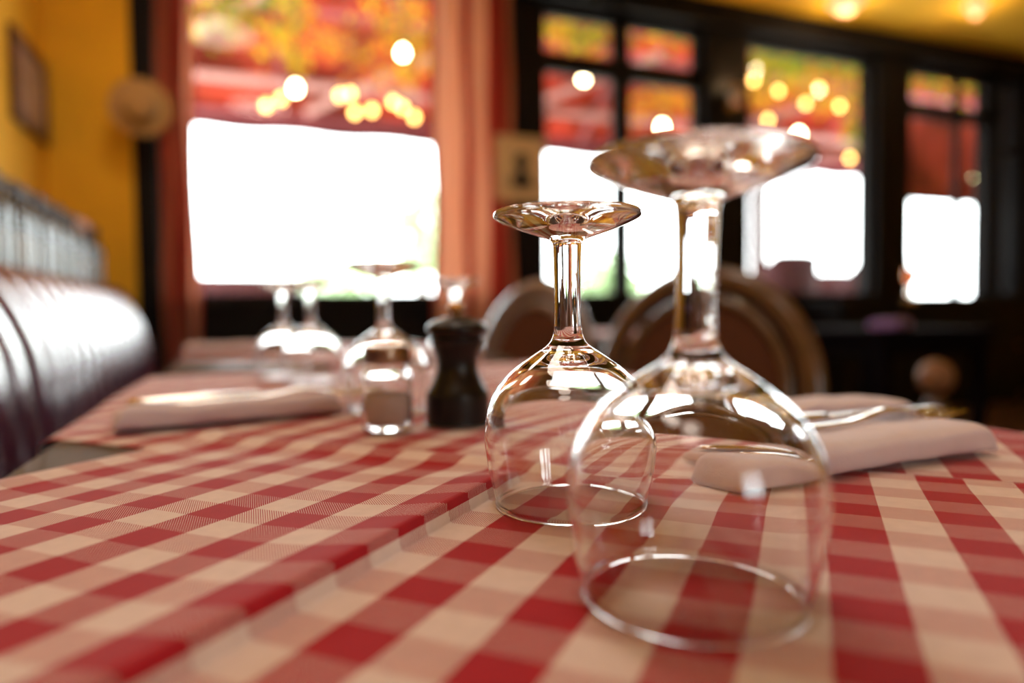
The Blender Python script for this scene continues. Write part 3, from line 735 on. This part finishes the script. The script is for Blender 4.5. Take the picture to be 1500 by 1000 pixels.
# ------------------------------------------------------------------ oval-backed cane chairs
def cane_mat():
    m = mat('woven_cane', (0.13, 0.05, 0.025), .8, spec=.15); nt = m.node_tree; b = nt.nodes['Principled BSDF']
    tc = nt.nodes.new('ShaderNodeTexCoord'); outs = []
    for rot in (PI / 4, -PI / 4):
        mp = nt.nodes.new('ShaderNodeMapping'); mp.inputs['Rotation'].default_value = (0, rot, 0); wv = nt.nodes.new('ShaderNodeTexWave'); wv.inputs['Scale'].default_value = 42; wv.bands_direction = 'X'
        nt.links.new(tc.outputs['Object'], mp.inputs[0]); nt.links.new(mp.outputs[0], wv.inputs[0]); outs.append(wv.outputs['Fac'])
    mx = nt.nodes.new('ShaderNodeMath'); mx.operation = 'MAXIMUM'; nt.links.new(outs[0], mx.inputs[0]); nt.links.new(outs[1], mx.inputs[1])
    r = nt.nodes.new('ShaderNodeValToRGB'); r.color_ramp.elements[0].color = (.022, .008, .005, 1); r.color_ramp.elements[0].position = .45; r.color_ramp.elements[1].color = (.13, .05, .026, 1); r.color_ramp.elements[1].position = .75
    nt.links.new(mx.outputs[0], r.inputs[0]); nt.links.new(r.outputs[0], b.inputs['Base Color'])
    return m
M['cane'] = cane_mat()
def chair(label, wood):
    """faces local -Y; the oval back stands at local y=+.2"""
    t = thing('cane_back_chair', label, 'chair', group='oval cane-backed chairs')
    HW, HH, ZC_ = .222, .235, .672; yb = .2
    lean = lambda z: yb + (z - .47) * .16
    def oval(rw, rh, n=64, dy=0): return [Vector((rw * math.cos(a), lean(ZC_ + rh * math.sin(a)) + dy, ZC_ + rh * math.sin(a))) for a in [2 * PI * k / n for k in range(n)]]
    def ring(rw, rh, r1, r2, dy=0, n=64):
        b = B(); secs = []
        for k in range(n):
            a = 2 * PI * k / n; p = Vector((rw * math.cos(a), 0, rh * math.sin(a))); nn = Vector((math.cos(a), 0, math.sin(a)))
            sec = []
            for q in range(10):
                s = 2 * PI * q / 10; v = p + nn * r1 * math.cos(s); v.y = lean(ZC_ + v.z) + dy + r2 * math.sin(s); v.z += ZC_; sec.append(v)
            secs.append(sec)
        secs.append(secs[0]); sweep(b, secs, close=False); bmesh.ops.remove_doubles(b, verts=b.verts, dist=1e-6); fixn(b); return b
    obj('back_frame', ring(HW, HH, .026, .018), wood, t)
    obj('inner_moulding', ring(HW - .046, HH - .046, .014, .012), wood, t)
    b = B(); c0 = oval(HW - .050, HH - .050, 48); f1 = [b.verts.new(p + Vector((0, -.003, 0))) for p in c0]; f2 = [b.verts.new(p + Vector((0, .003, 0))) for p in c0]
    b.faces.new(f1); b.faces.new(f2[::-1])
    for k in range(48): b.faces.new([f1[k], f2[k], f2[(k + 1) % 48], f1[(k + 1) % 48]])
    fixn(b); obj('cane_panel', b, M['cane'], t, smooth=False)
    b = B(); secs = []
    for z, s in ((.40, .93), (.415, 1.0), (.44, 1.0), (.465, .985), (.485, .90), (.493, .7)):
        secs.append([(math.copysign(abs(math.cos(a)) ** .6, math.cos(a)) * .235 * s, math.copysign(abs(math.sin(a)) ** .6, math.sin(a)) * .225 * s - .02, z) for a in [2 * PI * k / 40 for k in range(40)]])
    sweep(b, secs); fixn(b); obj('seat', b, M['upholstery'], t)
    b = B(); secs = []
    for z, s in ((.35, .98), (.40, 1.0)):
        secs.append([(math.copysign(abs(math.cos(a)) ** .6, math.cos(a)) * .235 * s, math.copysign(abs(math.sin(a)) ** .6, math.sin(a)) * .225 * s - .02, z) for a in [2 * PI * k / 40 for k in range(40)]])
    sweep(b, secs); fixn(b); obj('seat_rail', b, wood, t)
    for sx in (-1, 1):
        b = B(); lathe(b, catmull([(0, 0), (.012, .0), (.013, .03), (.02, .25), (.024, .31), (.018, .325), (.026, .34), (.026, .38), (0, .382)], 3), 16, c=(sx * .19, -.2)); obj('leg', b, wood, t)
        b = B(); tube(b, [(sx * .185, .26, 0), (sx * .18, .205, .2), (sx * .175, .18, .38)], [.014, .019, .022], 10); obj('leg', b, wood, t)
        b = B(); tube(b, [(sx * .10, .175, .39), (sx * .09, lean(.47) + .0, .47), (sx * .10, lean(.51), .51)], [.018, .016, .014], 10); obj('back_post', b, wood, t)
    return t
ch = chair('dark walnut chair with oval cane back, right of the nearest glass stem', M['chair_wood'])
q = PD(1026, 458, 1.42); ch.location = (q.x, q.y - .0, 0); ch.rotation_euler = (0, 0, -TH + math.radians(-38))
hd = Matrix.Rotation(ch.rotation_euler.z, 3, 'Z') @ Vector((0, .24, 0)); ch.location = (q.x - hd.x, q.y - hd.y, 0)
ch2 = chair('greyish chair with oval cane back behind the sharper glass stem', M['grey_wood'])
q = PD(778, 458, 1.88); rz = -TH + math.radians(-52); hd = Matrix.Rotation(rz, 3, 'Z') @ Vector((0, .24, 0)); ch2.location = (q.x - hd.x, q.y - hd.y, 0); ch2.rotation_euler = (0, 0, rz)

# ------------------------------------------------------------------ dark furniture at the right
sb0, sb1 = PY(1215, 450, 4.1).x, PY(1480, 450, 4.1).x
sd = thing('sideboard', 'black sideboard against the wall under the right-hand window and door', 'sideboard', ((sb0 + sb1) / 2, 4.2, 0))
hw = (sb1 - sb0) / 2; b = B(); box(b, -hw, hw, -.2, .24, 0, .86, .008); obj('body', b, M['black_wood'], sd, smooth=False)
b = B(); box(b, -hw - .02, hw + .02, -.22, .24, .86, .895, .008); obj('top', b, M['black_wood'], sd, smooth=False)
for k in range(4):
    x0 = -hw + .03 + k * (2 * hw - .06) / 4; x1 = x0 + (2 * hw - .06) / 4 - .02
    b = B(); box(b, x0, x1, -.218, -.2, .12, .82, .006); dd = obj('door', b, M['black_wood'], sd, smooth=False)
    b = B(); ball(b, (x1 - .04, -.232, .5), .014); obj('knob', b, M['brass'], dd)
cp = PY(1335, 416, 4.12)
cd = thing('candle_holder', 'amber glass candle holder glowing on the black sideboard', 'candle holder', (cp.x, 4.12, .895))
b = B(); lathe(b, catmull([(0, 0), (.05, 0), (.052, .01), (.018, .04), (.014, .12), (.03, .145), (.0, .15)], 3), 24); obj('stand', b, M['brass'], cd)
b = B(); lathe(b, catmull([(.02, .148), (.05, .17), (.055, .21), (.045, .27), (.042, .27), (.052, .21), (.046, .172), (0, .155)], 3), 24); obj('glass_cup', b, mat('amber_glass', (0.8, 0.35, 0.06), .1, trans=.6), cd)
b = B(); lathe(b, [(0, .158), (.025, .158), (.025, .2), (0, .202)], 16); obj('candle', b, M['dim'], cd)
# a dark table with a plum cushion chair and a turned post
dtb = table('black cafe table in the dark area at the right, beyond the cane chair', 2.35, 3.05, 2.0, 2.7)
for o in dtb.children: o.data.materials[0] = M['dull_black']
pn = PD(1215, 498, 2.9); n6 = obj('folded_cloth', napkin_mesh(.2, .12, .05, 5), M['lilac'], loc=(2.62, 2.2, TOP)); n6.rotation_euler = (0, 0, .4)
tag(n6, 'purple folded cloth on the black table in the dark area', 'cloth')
q = PD(1371, 552, 2.3)
nw = thing('turned_post', 'turned wooden post with ball top in the dark lower right', 'post', (q.x, q.y, 0))
zt_ = q.z
b = B(); lathe(b, catmull([(0, 0), (.09, 0), (.09, .02), (.05, .05), (.03, .09), (.028, zt_ - .14), (.036, zt_ - .10), (.022, zt_ - .07), (0, zt_ - .068)], 4), 24); obj('shaft', b, M['chair_wood'], nw)
b = B(); ball(b, (0, 0, zt_), .056, 1.05, 3); obj('ball_finial', b, mat('honey_wood', (.24, .11, .05), .5, noise=.2), nw)

# ------------------------------------------------------------------ ceiling lamps, with unseen ones added to brighten the tables
def downlight(x, y, energy, label, r=.09, globe=False):
    t = thing('ceiling_lamp', label, 'lamp', (x, y, ZC), group='ceiling lamps')
    b = B(); lathe(b, [(r, -.001), (r + .03, -.001), (r + .034, -.012), (r + .02, -.03), (r, -.028), (r, -.001)], 32); obj('lamp_ring', b, M['steel_white'], t)
    b = B(); lathe(b, [(0, -.002), (r, -.002), (r, -.016), (0, -.018)], 32); obj('diffuser', b, M['lampdisc'], t)
    if globe:
        b = B(); lathe(b, catmull([(0, -.10), (r * .6, -.088), (r * .95, -.05), (r, -.016)], 4), 28); obj('globe', b, M['lampdisc'], t)
        l = bpy.data.lights.new('globe_light', 'POINT'); l.shadow_soft_size = .03; l.energy = energy; l.color = (1.0, .72, .42)
        lo = bpy.data.objects.new('globe_light', l); C.objects.link(lo); lo.parent = t; lo.location = (0, 0, -.20)
        return t
    l = bpy.data.lights.new('fill_light', 'AREA'); l.shape = 'DISK'; l.size = r * 2; l.energy = energy; l.color = (1.0, .86, .72)
    lo = bpy.data.objects.new('fill_light', l); C.objects.link(lo); lo.parent = t; lo.location = (0, 0, -.035)
    return t
e1, e2 = G(1240, 3, ZC - .02), G(1430, 9, ZC - .02)
downlight(e1.x, e1.y, 6, 'round ceiling lamp at the top of the photo, above the right-hand window', .10, True)
downlight(e2.x, e2.y, 5, 'round ceiling lamp in the top right corner of the yellow ceiling', .05, True)
for (x, y, e) in ((.15, .9, 12.5), (-.45, -.5, 8.5), (-.2, 2.9, 11), (1.6, 1.9, 4)):  # unseen lamps, added as warm fill for the tables and room
    downlight(x, y, e, 'unseen round lamp added above the frame to light the tables', .30)

# ------------------------------------------------------------------ the terrace outside
b = B(); box(b, -14, 30, YF + .2, 60, -.2, -.05); o = struct('ground', b, M['terrace'])
# awning: sloping translucent canvas with rafters
YA0, YA1, ZA0, ZA1 = YF + .25, 7.6, 4.3, 2.98
aw = thing('awning', 'red canvas awning over the terrace outside the windows', 'awning', (3, YA0, ZA0))
def aP(x, s, dz=0): return Vector((x, YA0 + (YA1 - YA0) * s, ZA0 + (ZA1 - ZA0) * s + dz)) - Vector((3, YA0, ZA0))
b = B(); g = []
nx = 88
for j in range(13):
    g.append([b.verts.new(aP(-6 + 22 * i / nx, j / 12, -.05 * abs(math.sin(PI * i / 4)))) for i in range(nx + 1)])
for j in range(12):
    for i in range(nx): b.faces.new([g[j][i], g[j][i + 1], g[j + 1][i + 1], g[j + 1][i]])
cv = obj('canvas', b, M['canvas'], aw); md = cv.modifiers.new('thickness', 'SOLIDIFY'); md.thickness = .003
b = B(); g = []
for j in range(5): g.append([b.verts.new(aP(-6 + 22 * i / 220, 1.0 + .004 * j, -.05 * j * (1 if j < 4 else 1 + .06 * math.cos(i * PI / 5)))) for i in range(221)])
for j in range(4):
    for i in range(220): b.faces.new([g[j][i], g[j][i + 1], g[j + 1][i + 1], g[j + 1][i]])
vl = obj('valance', b, M['valance'], aw); md = vl.modifiers.new('thickness', 'SOLIDIFY'); md.thickness = .003
for k in range(12):
    x = -5 + k * 1.7; b = B(); tube(b, [aP(x, .0, -.12), aP(x + .3, .98, -.12)], .035, 8); obj('rafter', b, M['red_beam'], aw)
b = B(); tube(b, [aP(-6, .5, -.2), aP(16, .5, -.2)], .04, 8); obj('crossbeam', b, M['red_beam'], aw)
for k, x in enumerate((-1.4, .6, 2.4, 5.2, 7.4)):
    b = B(); tube(b, [aP(x + 1.6, .45, -.25), aP(x, .92, -.16)], .05, 8); obj('brace', b, M['beam'], aw)
b = B(); tube(b, [aP(-6, .8, -.16), aP(16, .8, -.16)], .05, 8); obj('crossbeam', b, M['beam'], aw)
b = B(); tube(b, [aP(-6, .985, -.09), aP(16, .985, -.09)], .04, 8); obj('front_bar', b, M['red_beam'], aw)
for x, pr_ in ((-3.0, .035), (PY(1112, 400, YA1 - .05).x, .11), (11.5, .035)):
    b = B(); tube(b, [aP(x, .985, -.09), Vector((x, YA1 - .05, -.05)) - Vector((3, YA0, ZA0))], pr_, 12); obj('post', b, M['post_wood'], aw)

# leaf garlands hanging under the awning
def leaf(bm, c, ln, wd, rot, mi):
    pts = [(-.5, 0, 0), (-.2, .5, .12), (.2, .42, .10), (.5, 0, -.05), (.2, -.42, .10), (-.2, -.5, .12)]
    R_ = rot; vs = [bm.verts.new(Vector(c) + R_ @ Vector((x * ln, y * wd, z * wd))) for x, y, z in pts]
    a = bm.verts.new(Vector(c) + R_ @ Vector((-.15, 0, 0)) * ln); b_ = bm.verts.new(Vector(c) + R_ @ Vector((.2, 0, -.02)) * ln)
    for f in ((vs[0], vs[1], a), (vs[1], vs[2], b_, a), (vs[2], vs[3], b_), (vs[3], vs[4], b_), (vs[4], vs[5], a, b_), (vs[5], vs[0], a)):
        try: bm.faces.new(f).material_index = mi
        except ValueError: pass
from mathutils import Euler
def rrot(): return Euler((random.uniform(0, 6.3), random.uniform(0, 6.3), random.uniform(0, 6.3))).to_matrix()
LM = [M['leaf_g'], M['leaf_y'], M['leaf_o'], M['leaf_r']]
def garland(label, pts, n, weights, spread=.14, size=.07):
    b = B(); base = Vector(pts[0])
    for _ in range(n):
        s = random.random() * (len(pts) - 1); i = int(s); f = s - i
        c = Vector(pts[i]).lerp(Vector(pts[min(i + 1, len(pts) - 1)]), f) + Vector((random.gauss(0, spread), random.gauss(0, spread), random.gauss(0, spread) - .05)) - base
        leaf(b, c, size * random.uniform(.7, 1.5), size * .6, rrot(), random.choices(range(4), weights)[0])
    o = obj('garland', b, LM, smooth=False, loc=base)
    tube_b = B(); tube(tube_b, [Vector(p) - base for p in pts], .012, 6); obj('vine', tube_b, M['bark'], o)
    return tag(o, label, 'garland', 'leaf garlands under the awning')
def hang(pxs, Y): return [tuple(PY(px, py, Y)) for px, py in pxs]
garland('yellow and orange leaf garland hanging in the big window, on its right', hang([(560, -30), (585, 20), (600, 60), (605, 100)], 5.3), 240, (1, 5, 3, 0), .11)
garland('olive green leaf garland in the top left of the big window', hang([(300, 10), (340, 5), (400, 15), (440, -20)], 5.4), 220, (4, 2, 0, 1), .09)
garland('thin yellow leaf strand above the lit bulb in the big window', hang([(432, -40), (434, 20), (433, 90)], 5.1), 110, (2, 6, 1, 0), .04, .05)
garland('orange leaf garland across the middle of the big window', hang([(380, 60), (450, 40), (520, 70), (570, 110)], 5.8), 240, (0, 2, 6, 2), .09)
garland('green and yellow leaf garland in the upper left pane of the middle window', hang([(800, 10), (850, 30), (895, 20)], 5.2), 300, (5, 5, 1, 1), .09)
garland('red leaf garland low in the upper left pane of the middle window', hang([(800, 62), (850, 72), (890, 66)], 5.75), 130, (0, 1, 1, 5), .06)
garland('green leaf garland in the upper right pane of the middle window', hang([(925, 5), (970, 30), (1020, 30)], 5.3), 260, (5, 3, 2, 0), .11)
garland('orange and red leaf garland in the lower right pane of the middle window', hang([(930, 150), (975, 125), (1025, 140)], 5.9), 300, (0, 3, 5, 2), .09)
garland('dense green garland along the top of the right-hand window', hang([(1100, 70), (1150, 85), (1210, 75), (1275, 90)], 5.2), 620, (8, 3, 0, 0), .10)
garland('golden leaf garland in the middle of the right-hand window', hang([(1105, 135), (1160, 120), (1215, 140), (1272, 130)], 5.85), 460, (1, 4, 4, 1), .09)
garland('small green sprig at the lower right of the right-hand window', hang([(1250, 170), (1262, 205)], 5.45), 90, (5, 2, 0, 0), .06)
garland('green leaf garland above the glazed door', hang([(1330, 90), (1375, 110), (1440, 100)], 5.3), 380, (4, 3, 1, 2), .13)
# festoon bulbs
def bulb(label, px, py, Y, r=.028, mkey='bulb', group='lit bulbs under the awning'):
    p = PY(px, py, Y)
    t = thing('festoon_bulb', label, 'bulb', p, group=group)
    b = B(); lathe(b, catmull([(0, -r * 1.1), (r * .6, -r * .9), (r, -r * .1), (r * .8, r * .6), (r * .42, r * 1.2), (r * .4, r * 1.35), (0, r * 1.36)], 4), 18); obj('glass_globe', b, M[mkey], t)
    b = B(); lathe(b, [(0, r * 1.3), (r * .5, r * 1.3), (r * .5, r * 2.4), (r * .2, r * 2.6), (0, r * 2.6)], 12); obj('socket', b, M['cord'], t)
    s = (Y - YA0) / (YA1 - YA0); zc = ZA0 + (ZA1 - ZA0) * s - .09
    if zc > p.z + r * 2.6:
        b = B(); tube(b, [(0, 0, r * 2.5), (0, 0, zc - p.z)], .004, 6); obj('cord', b, M['cord'], t)
    return t
for lab, px, py in (('bright bulb hanging left in the big window above the white daylight', 433, 130), ('bright bulb hanging high on the right of the big window', 590, 78), ('bright bulb in the left pane of the middle window', 855, 115), ('bright bulb in the right pane of the middle window, just above the nearest glass', 970, 186), ('bright bulb in the right-hand window just right of the nearest glass foot', 1170, 197), ('bright bulb in the right pane of the glazed door', 1430, 260)):
    bulb(lab, px, py, 4.95 if px != 588 else 5.5, .030 if px != 588 else .018)
dim = [(498, 140, 'big'), (513, 138, 'big'), (545, 162, 'big'), (576, 150, 'big'), (590, 158, 'big'), (607, 172, 'big'), (390, 155, 'big'), (412, 145, 'big'), (520, 165, 'big'),
       (1104, 118, 'right-hand'), (1140, 134, 'right-hand'), (1200, 130, 'right-hand'), (1230, 156, 'right-hand'), (1125, 176, 'right-hand'), (1180, 152, 'right-hand'), (1290, 210, 'right-hand'), (1245, 232, 'right-hand'), (1355, 210, 'door'), (1372, 192, 'door'), (1400, 210, 'door')]
for i, (px, py, wn) in enumerate(dim):
    ref = {'big': 'big window', 'right-hand': 'right-hand window', 'door': 'glazed door'}[wn]
    nth = sum(1 for a in dim if a[2] == wn and a[0] < px) + 1
    bulb('amber bulb in the %s, number %s from the left' % (ref, ['one', 'two', 'three', 'four', 'five', 'six', 'seven', 'eight', 'nine'][nth - 1]), px, py, 5.5 + .08 * (i % 4), .026, 'amber', 'amber bulbs under the awning')

# terrace sofa, low hedge and trees beyond
def sofa(label, x, y, w_, rz, hb=1.22):
    t = thing('terrace_sofa', label, 'sofa', (x, y, -.05), rz, 'red terrace sofas')
    b = B(); box(b, -w_/2, w_/2, -.4, .4, .12, .45, .05); obj('seat', b, M['red_fabric'], t)
    b = B(); box(b, -w_/2, w_/2, .25, .45, .45, hb, .07); obj('backrest', b, M['red_fabric'], t)
    for s in (-1, 1):
        b = B(); box(b, s * w_/2 - .09, s * w_/2 + .09, -.4, .45, .12, 1.0, .05); obj('armrest', b, M['red_fabric'], t)
        for yy in (-.35, .38):
            b = B(); tube(b, [(s * (w_/2 - .05), yy, 0), (s * (w_/2 - .05), yy, .13)], .025); obj('leg', b, M['black_wood'], t)
    return t
q = PY(352, 440, 6.6); sofa('red sofa on the terrace at the lower left of the big window', q.x, 6.6, 1.0, PI)
def armchair(label, x, y, hb):
    t = thing('terrace_armchair', label, 'armchair', (x, y, -.05), PI, 'terrace armchairs')
    bb = B(); secs = []
    for k in range(25):
        a = PI * k / 24; cx_, cy_ = .42 * math.cos(a), .38 * math.sin(a); h_ = .75 + (hb - .75) * min(1, 1.15 * max(0, math.sin(a)) ** .6)
        nx_, ny_ = math.cos(a) * .05, math.sin(a) * .05
        secs.append([(cx_ - nx_, cy_ - ny_, .15), (cx_ + nx_, cy_ + ny_, .15), (cx_ + nx_, cy_ + ny_, h_ - .04), (cx_, cy_, h_), (cx_ - nx_, cy_ - ny_, h_ - .04)])
    sweep(bb, secs); fixn(bb); obj('backrest', bb, M['red_fabric'], t)
    bb = B(); box(bb, -.36, .36, -.36, .30, .15, .46, .05); obj('seat', bb, M['red_fabric'], t)
    for sx in (-.3, .3):
        for sy in (-.28, .28):
            bb = B(); tube(bb, [(sx, sy, 0), (sx, sy, .17)], .022); obj('leg', bb, M['black_wood'], t)
for lab, px, y_, hb in (('dark red terrace armchair seen at the left bottom of the right-hand window', 1136, 6.2, 1.5), ('dark red terrace armchair seen at the bottom middle of the right-hand window', 1196, 7.15, 1.36), ('dark red terrace armchair seen at the right bottom of the right-hand window', 1256, 6.2, 1.46)):
    q = PY(px, 440, y_); armchair(lab, q.x, y_, hb)
def blind(label, px0, px1, py0, py1, Y, name='hanging_blind'):
    a, c = PY(px0, py0, Y), PY(px1, py1, Y); w_, h_ = c.x - a.x, a.z - c.z
    t = thing(name, label, 'blind', ((a.x + c.x) / 2, Y, c.z))
    bb = B(); g = [[bb.verts.new((-w_ / 2 + w_ * i / 40, .015 * math.sin(i * .9), h_ * j / 10)) for i in range(41)] for j in range(11)]
    for j in range(10):
        for i in range(40): bb.faces.new([g[j][i], g[j][i + 1], g[j + 1][i + 1], g[j + 1][i]])
    q_ = obj('cloth', bb, M['canvas'], t); md_ = q_.modifiers.new('thickness', 'SOLIDIFY'); md_.thickness = .002
    bb = B(); tube(bb, [(-w_ / 2 - .04, 0, h_), (w_ / 2 + .04, 0, h_)], .022, 10); obj('top_rail', bb, M['black_wood'], t)
    bb = B(); tube(bb, [(-w_ / 2, 0, 0), (w_ / 2, 0, 0)], .014, 10); obj('bottom_rail', bb, M['black_wood'], t)
blind('red cloth blind hanging outside the upper part of the glazed door', 1326, 1448, 150, 300, 5.3)
blind('long red cloth blind hanging outside the narrow window right of the door', 1458, 1520, 140, 455, 5.0)
def tree(label, x, y, h, rad, n=1500, sz=.3):
    t = thing('tree', label, 'tree', (x, y, -.05), group='trees beyond the terrace')
    b = B(); tube(b, [(0, 0, 0), (.1, 0, h * .3), (0, .1, h * .6), (.1, .05, h * .85)], [.2, .16, .1, .04], 10); obj('trunk', b, M['bark'], t)
    b = B()
    for _ in range(n):
        v = Vector((random.gauss(0, 1), random.gauss(0, 1), random.gauss(0, 1))).normalized() * random.random() ** .4
        leaf(b, Vector((v.x * rad, v.y * rad, h * .68 + v.z * h * .32)), sz, sz * .6, rrot(), 0)
    obj('crown', b, M['tree'], t, smooth=False); return t
q = PY(612, 300, 15); tree('pale green tree seen at the right side of the big window', q.x, 15, 4.0, .6, 260)
q = PY(890, 300, 17); tree('pale green tree seen through the middle window', q.x, 17, 2.6, 1.1, 500)
q = PY(500, 300, 22); tree('pale tree far off in the middle of the big window', q.x, 22, 2.6, 1.6, 500)
def hedge(label, x0, x1, y, h):
    b = B()
    for _ in range(int((x1 - x0) * 260)):
        leaf(b, (random.uniform(x0, x1) - (x0 + x1) / 2, random.gauss(0, .25), random.random() ** .7 * h), .16, .1, rrot(), 0)
    o = obj('hedge', b, M['tree'], smooth=False, loc=((x0 + x1) / 2, y, -.05)); return tag(o, label, 'hedge')
q0, q1 = PY(300, 440, 11), PY(660, 440, 11); hedge('pale green hedge beyond the terrace behind the big window', q0.x, q1.x, 11, 1.15)
q0, q1 = PY(790, 440, 11), PY(1040, 440, 11); hedge('pale green hedge beyond the terrace behind the middle window', q0.x, q1.x, 11, 1.15)

# ------------------------------------------------------------------ sky, portals, camera
wd = bpy.data.worlds.new('daylight'); SC.world = wd; wd.use_nodes = True
bg = wd.node_tree.nodes['Background']; bg.inputs[0].default_value = (.93, .97, 1.0, 1); bg.inputs[1].default_value = 13.0
def portal(name, x0, x1, z0, z1, y, facing):
    l = bpy.data.lights.new(name, 'AREA'); l.shape = 'RECTANGLE'; l.size = x1 - x0; l.size_y = z1 - z0; l.cycles.is_portal = True
    o = bpy.data.objects.new(name, l); C.objects.link(o); o.location = ((x0 + x1) / 2, y, (z0 + z1) / 2)
    o.rotation_euler = (math.radians(-90) if facing < 0 else math.radians(90), 0, 0)
portal('window_portal', xb, w[2], SILL, HEAD, YF + .22, -1)
portal('window_portal', w[3], w[8], SILL, HEAD, YF + .22, -1)
portal('window_portal', BX0, BX1, BZ0, BZ1, YB - .22, 1)

cam = bpy.data.cameras.new('camera'); co = bpy.data.objects.new('camera', cam); C.objects.link(co); SC.camera = co
mw = Matrix((rgt, upv, -fwd)).transposed().to_4x4(); mw.translation = EYE; co.matrix_world = mw
cam.lens = 24; cam.sensor_width = 36; cam.clip_start = .02; cam.clip_end = 300
cam.dof.use_dof = True; cam.dof.focus_distance = .30; cam.dof.aperture_fstop = 2.8; cam.dof.aperture_blades = 0
vs = SC.view_settings
SC.display_settings.display_device = 'sRGB'; vs.view_transform = 'Standard'; vs.look = 'None'; vs.exposure = 0.0; vs.gamma = 1.0; vs.use_curve_mapping = False
cy = SC.cycles
cy.max_bounces = 20; cy.transmission_bounces = 16; cy.glossy_bounces = 8; cy.diffuse_bounces = 4; cy.transparent_max_bounces = 16
cy.caustics_refractive = True; cy.caustics_reflective = True; cy.blur_glossy = 0.5; cy.sample_clamp_indirect = 30.0
cy.use_denoising = True
# light bent through the clear glasses onto the cloth
for o in bpy.data.objects:
    if o.type == 'MESH' and o.data.materials and o.data.materials[0] == M['glass']: o.cycles.is_caustics_caster = True
    if o.name.startswith('tablecloth'): o.cycles.is_caustics_receiver = True
for l in bpy.data.lights:
    if l.name.startswith('fill_light'): l.cycles.is_caustics_light = True
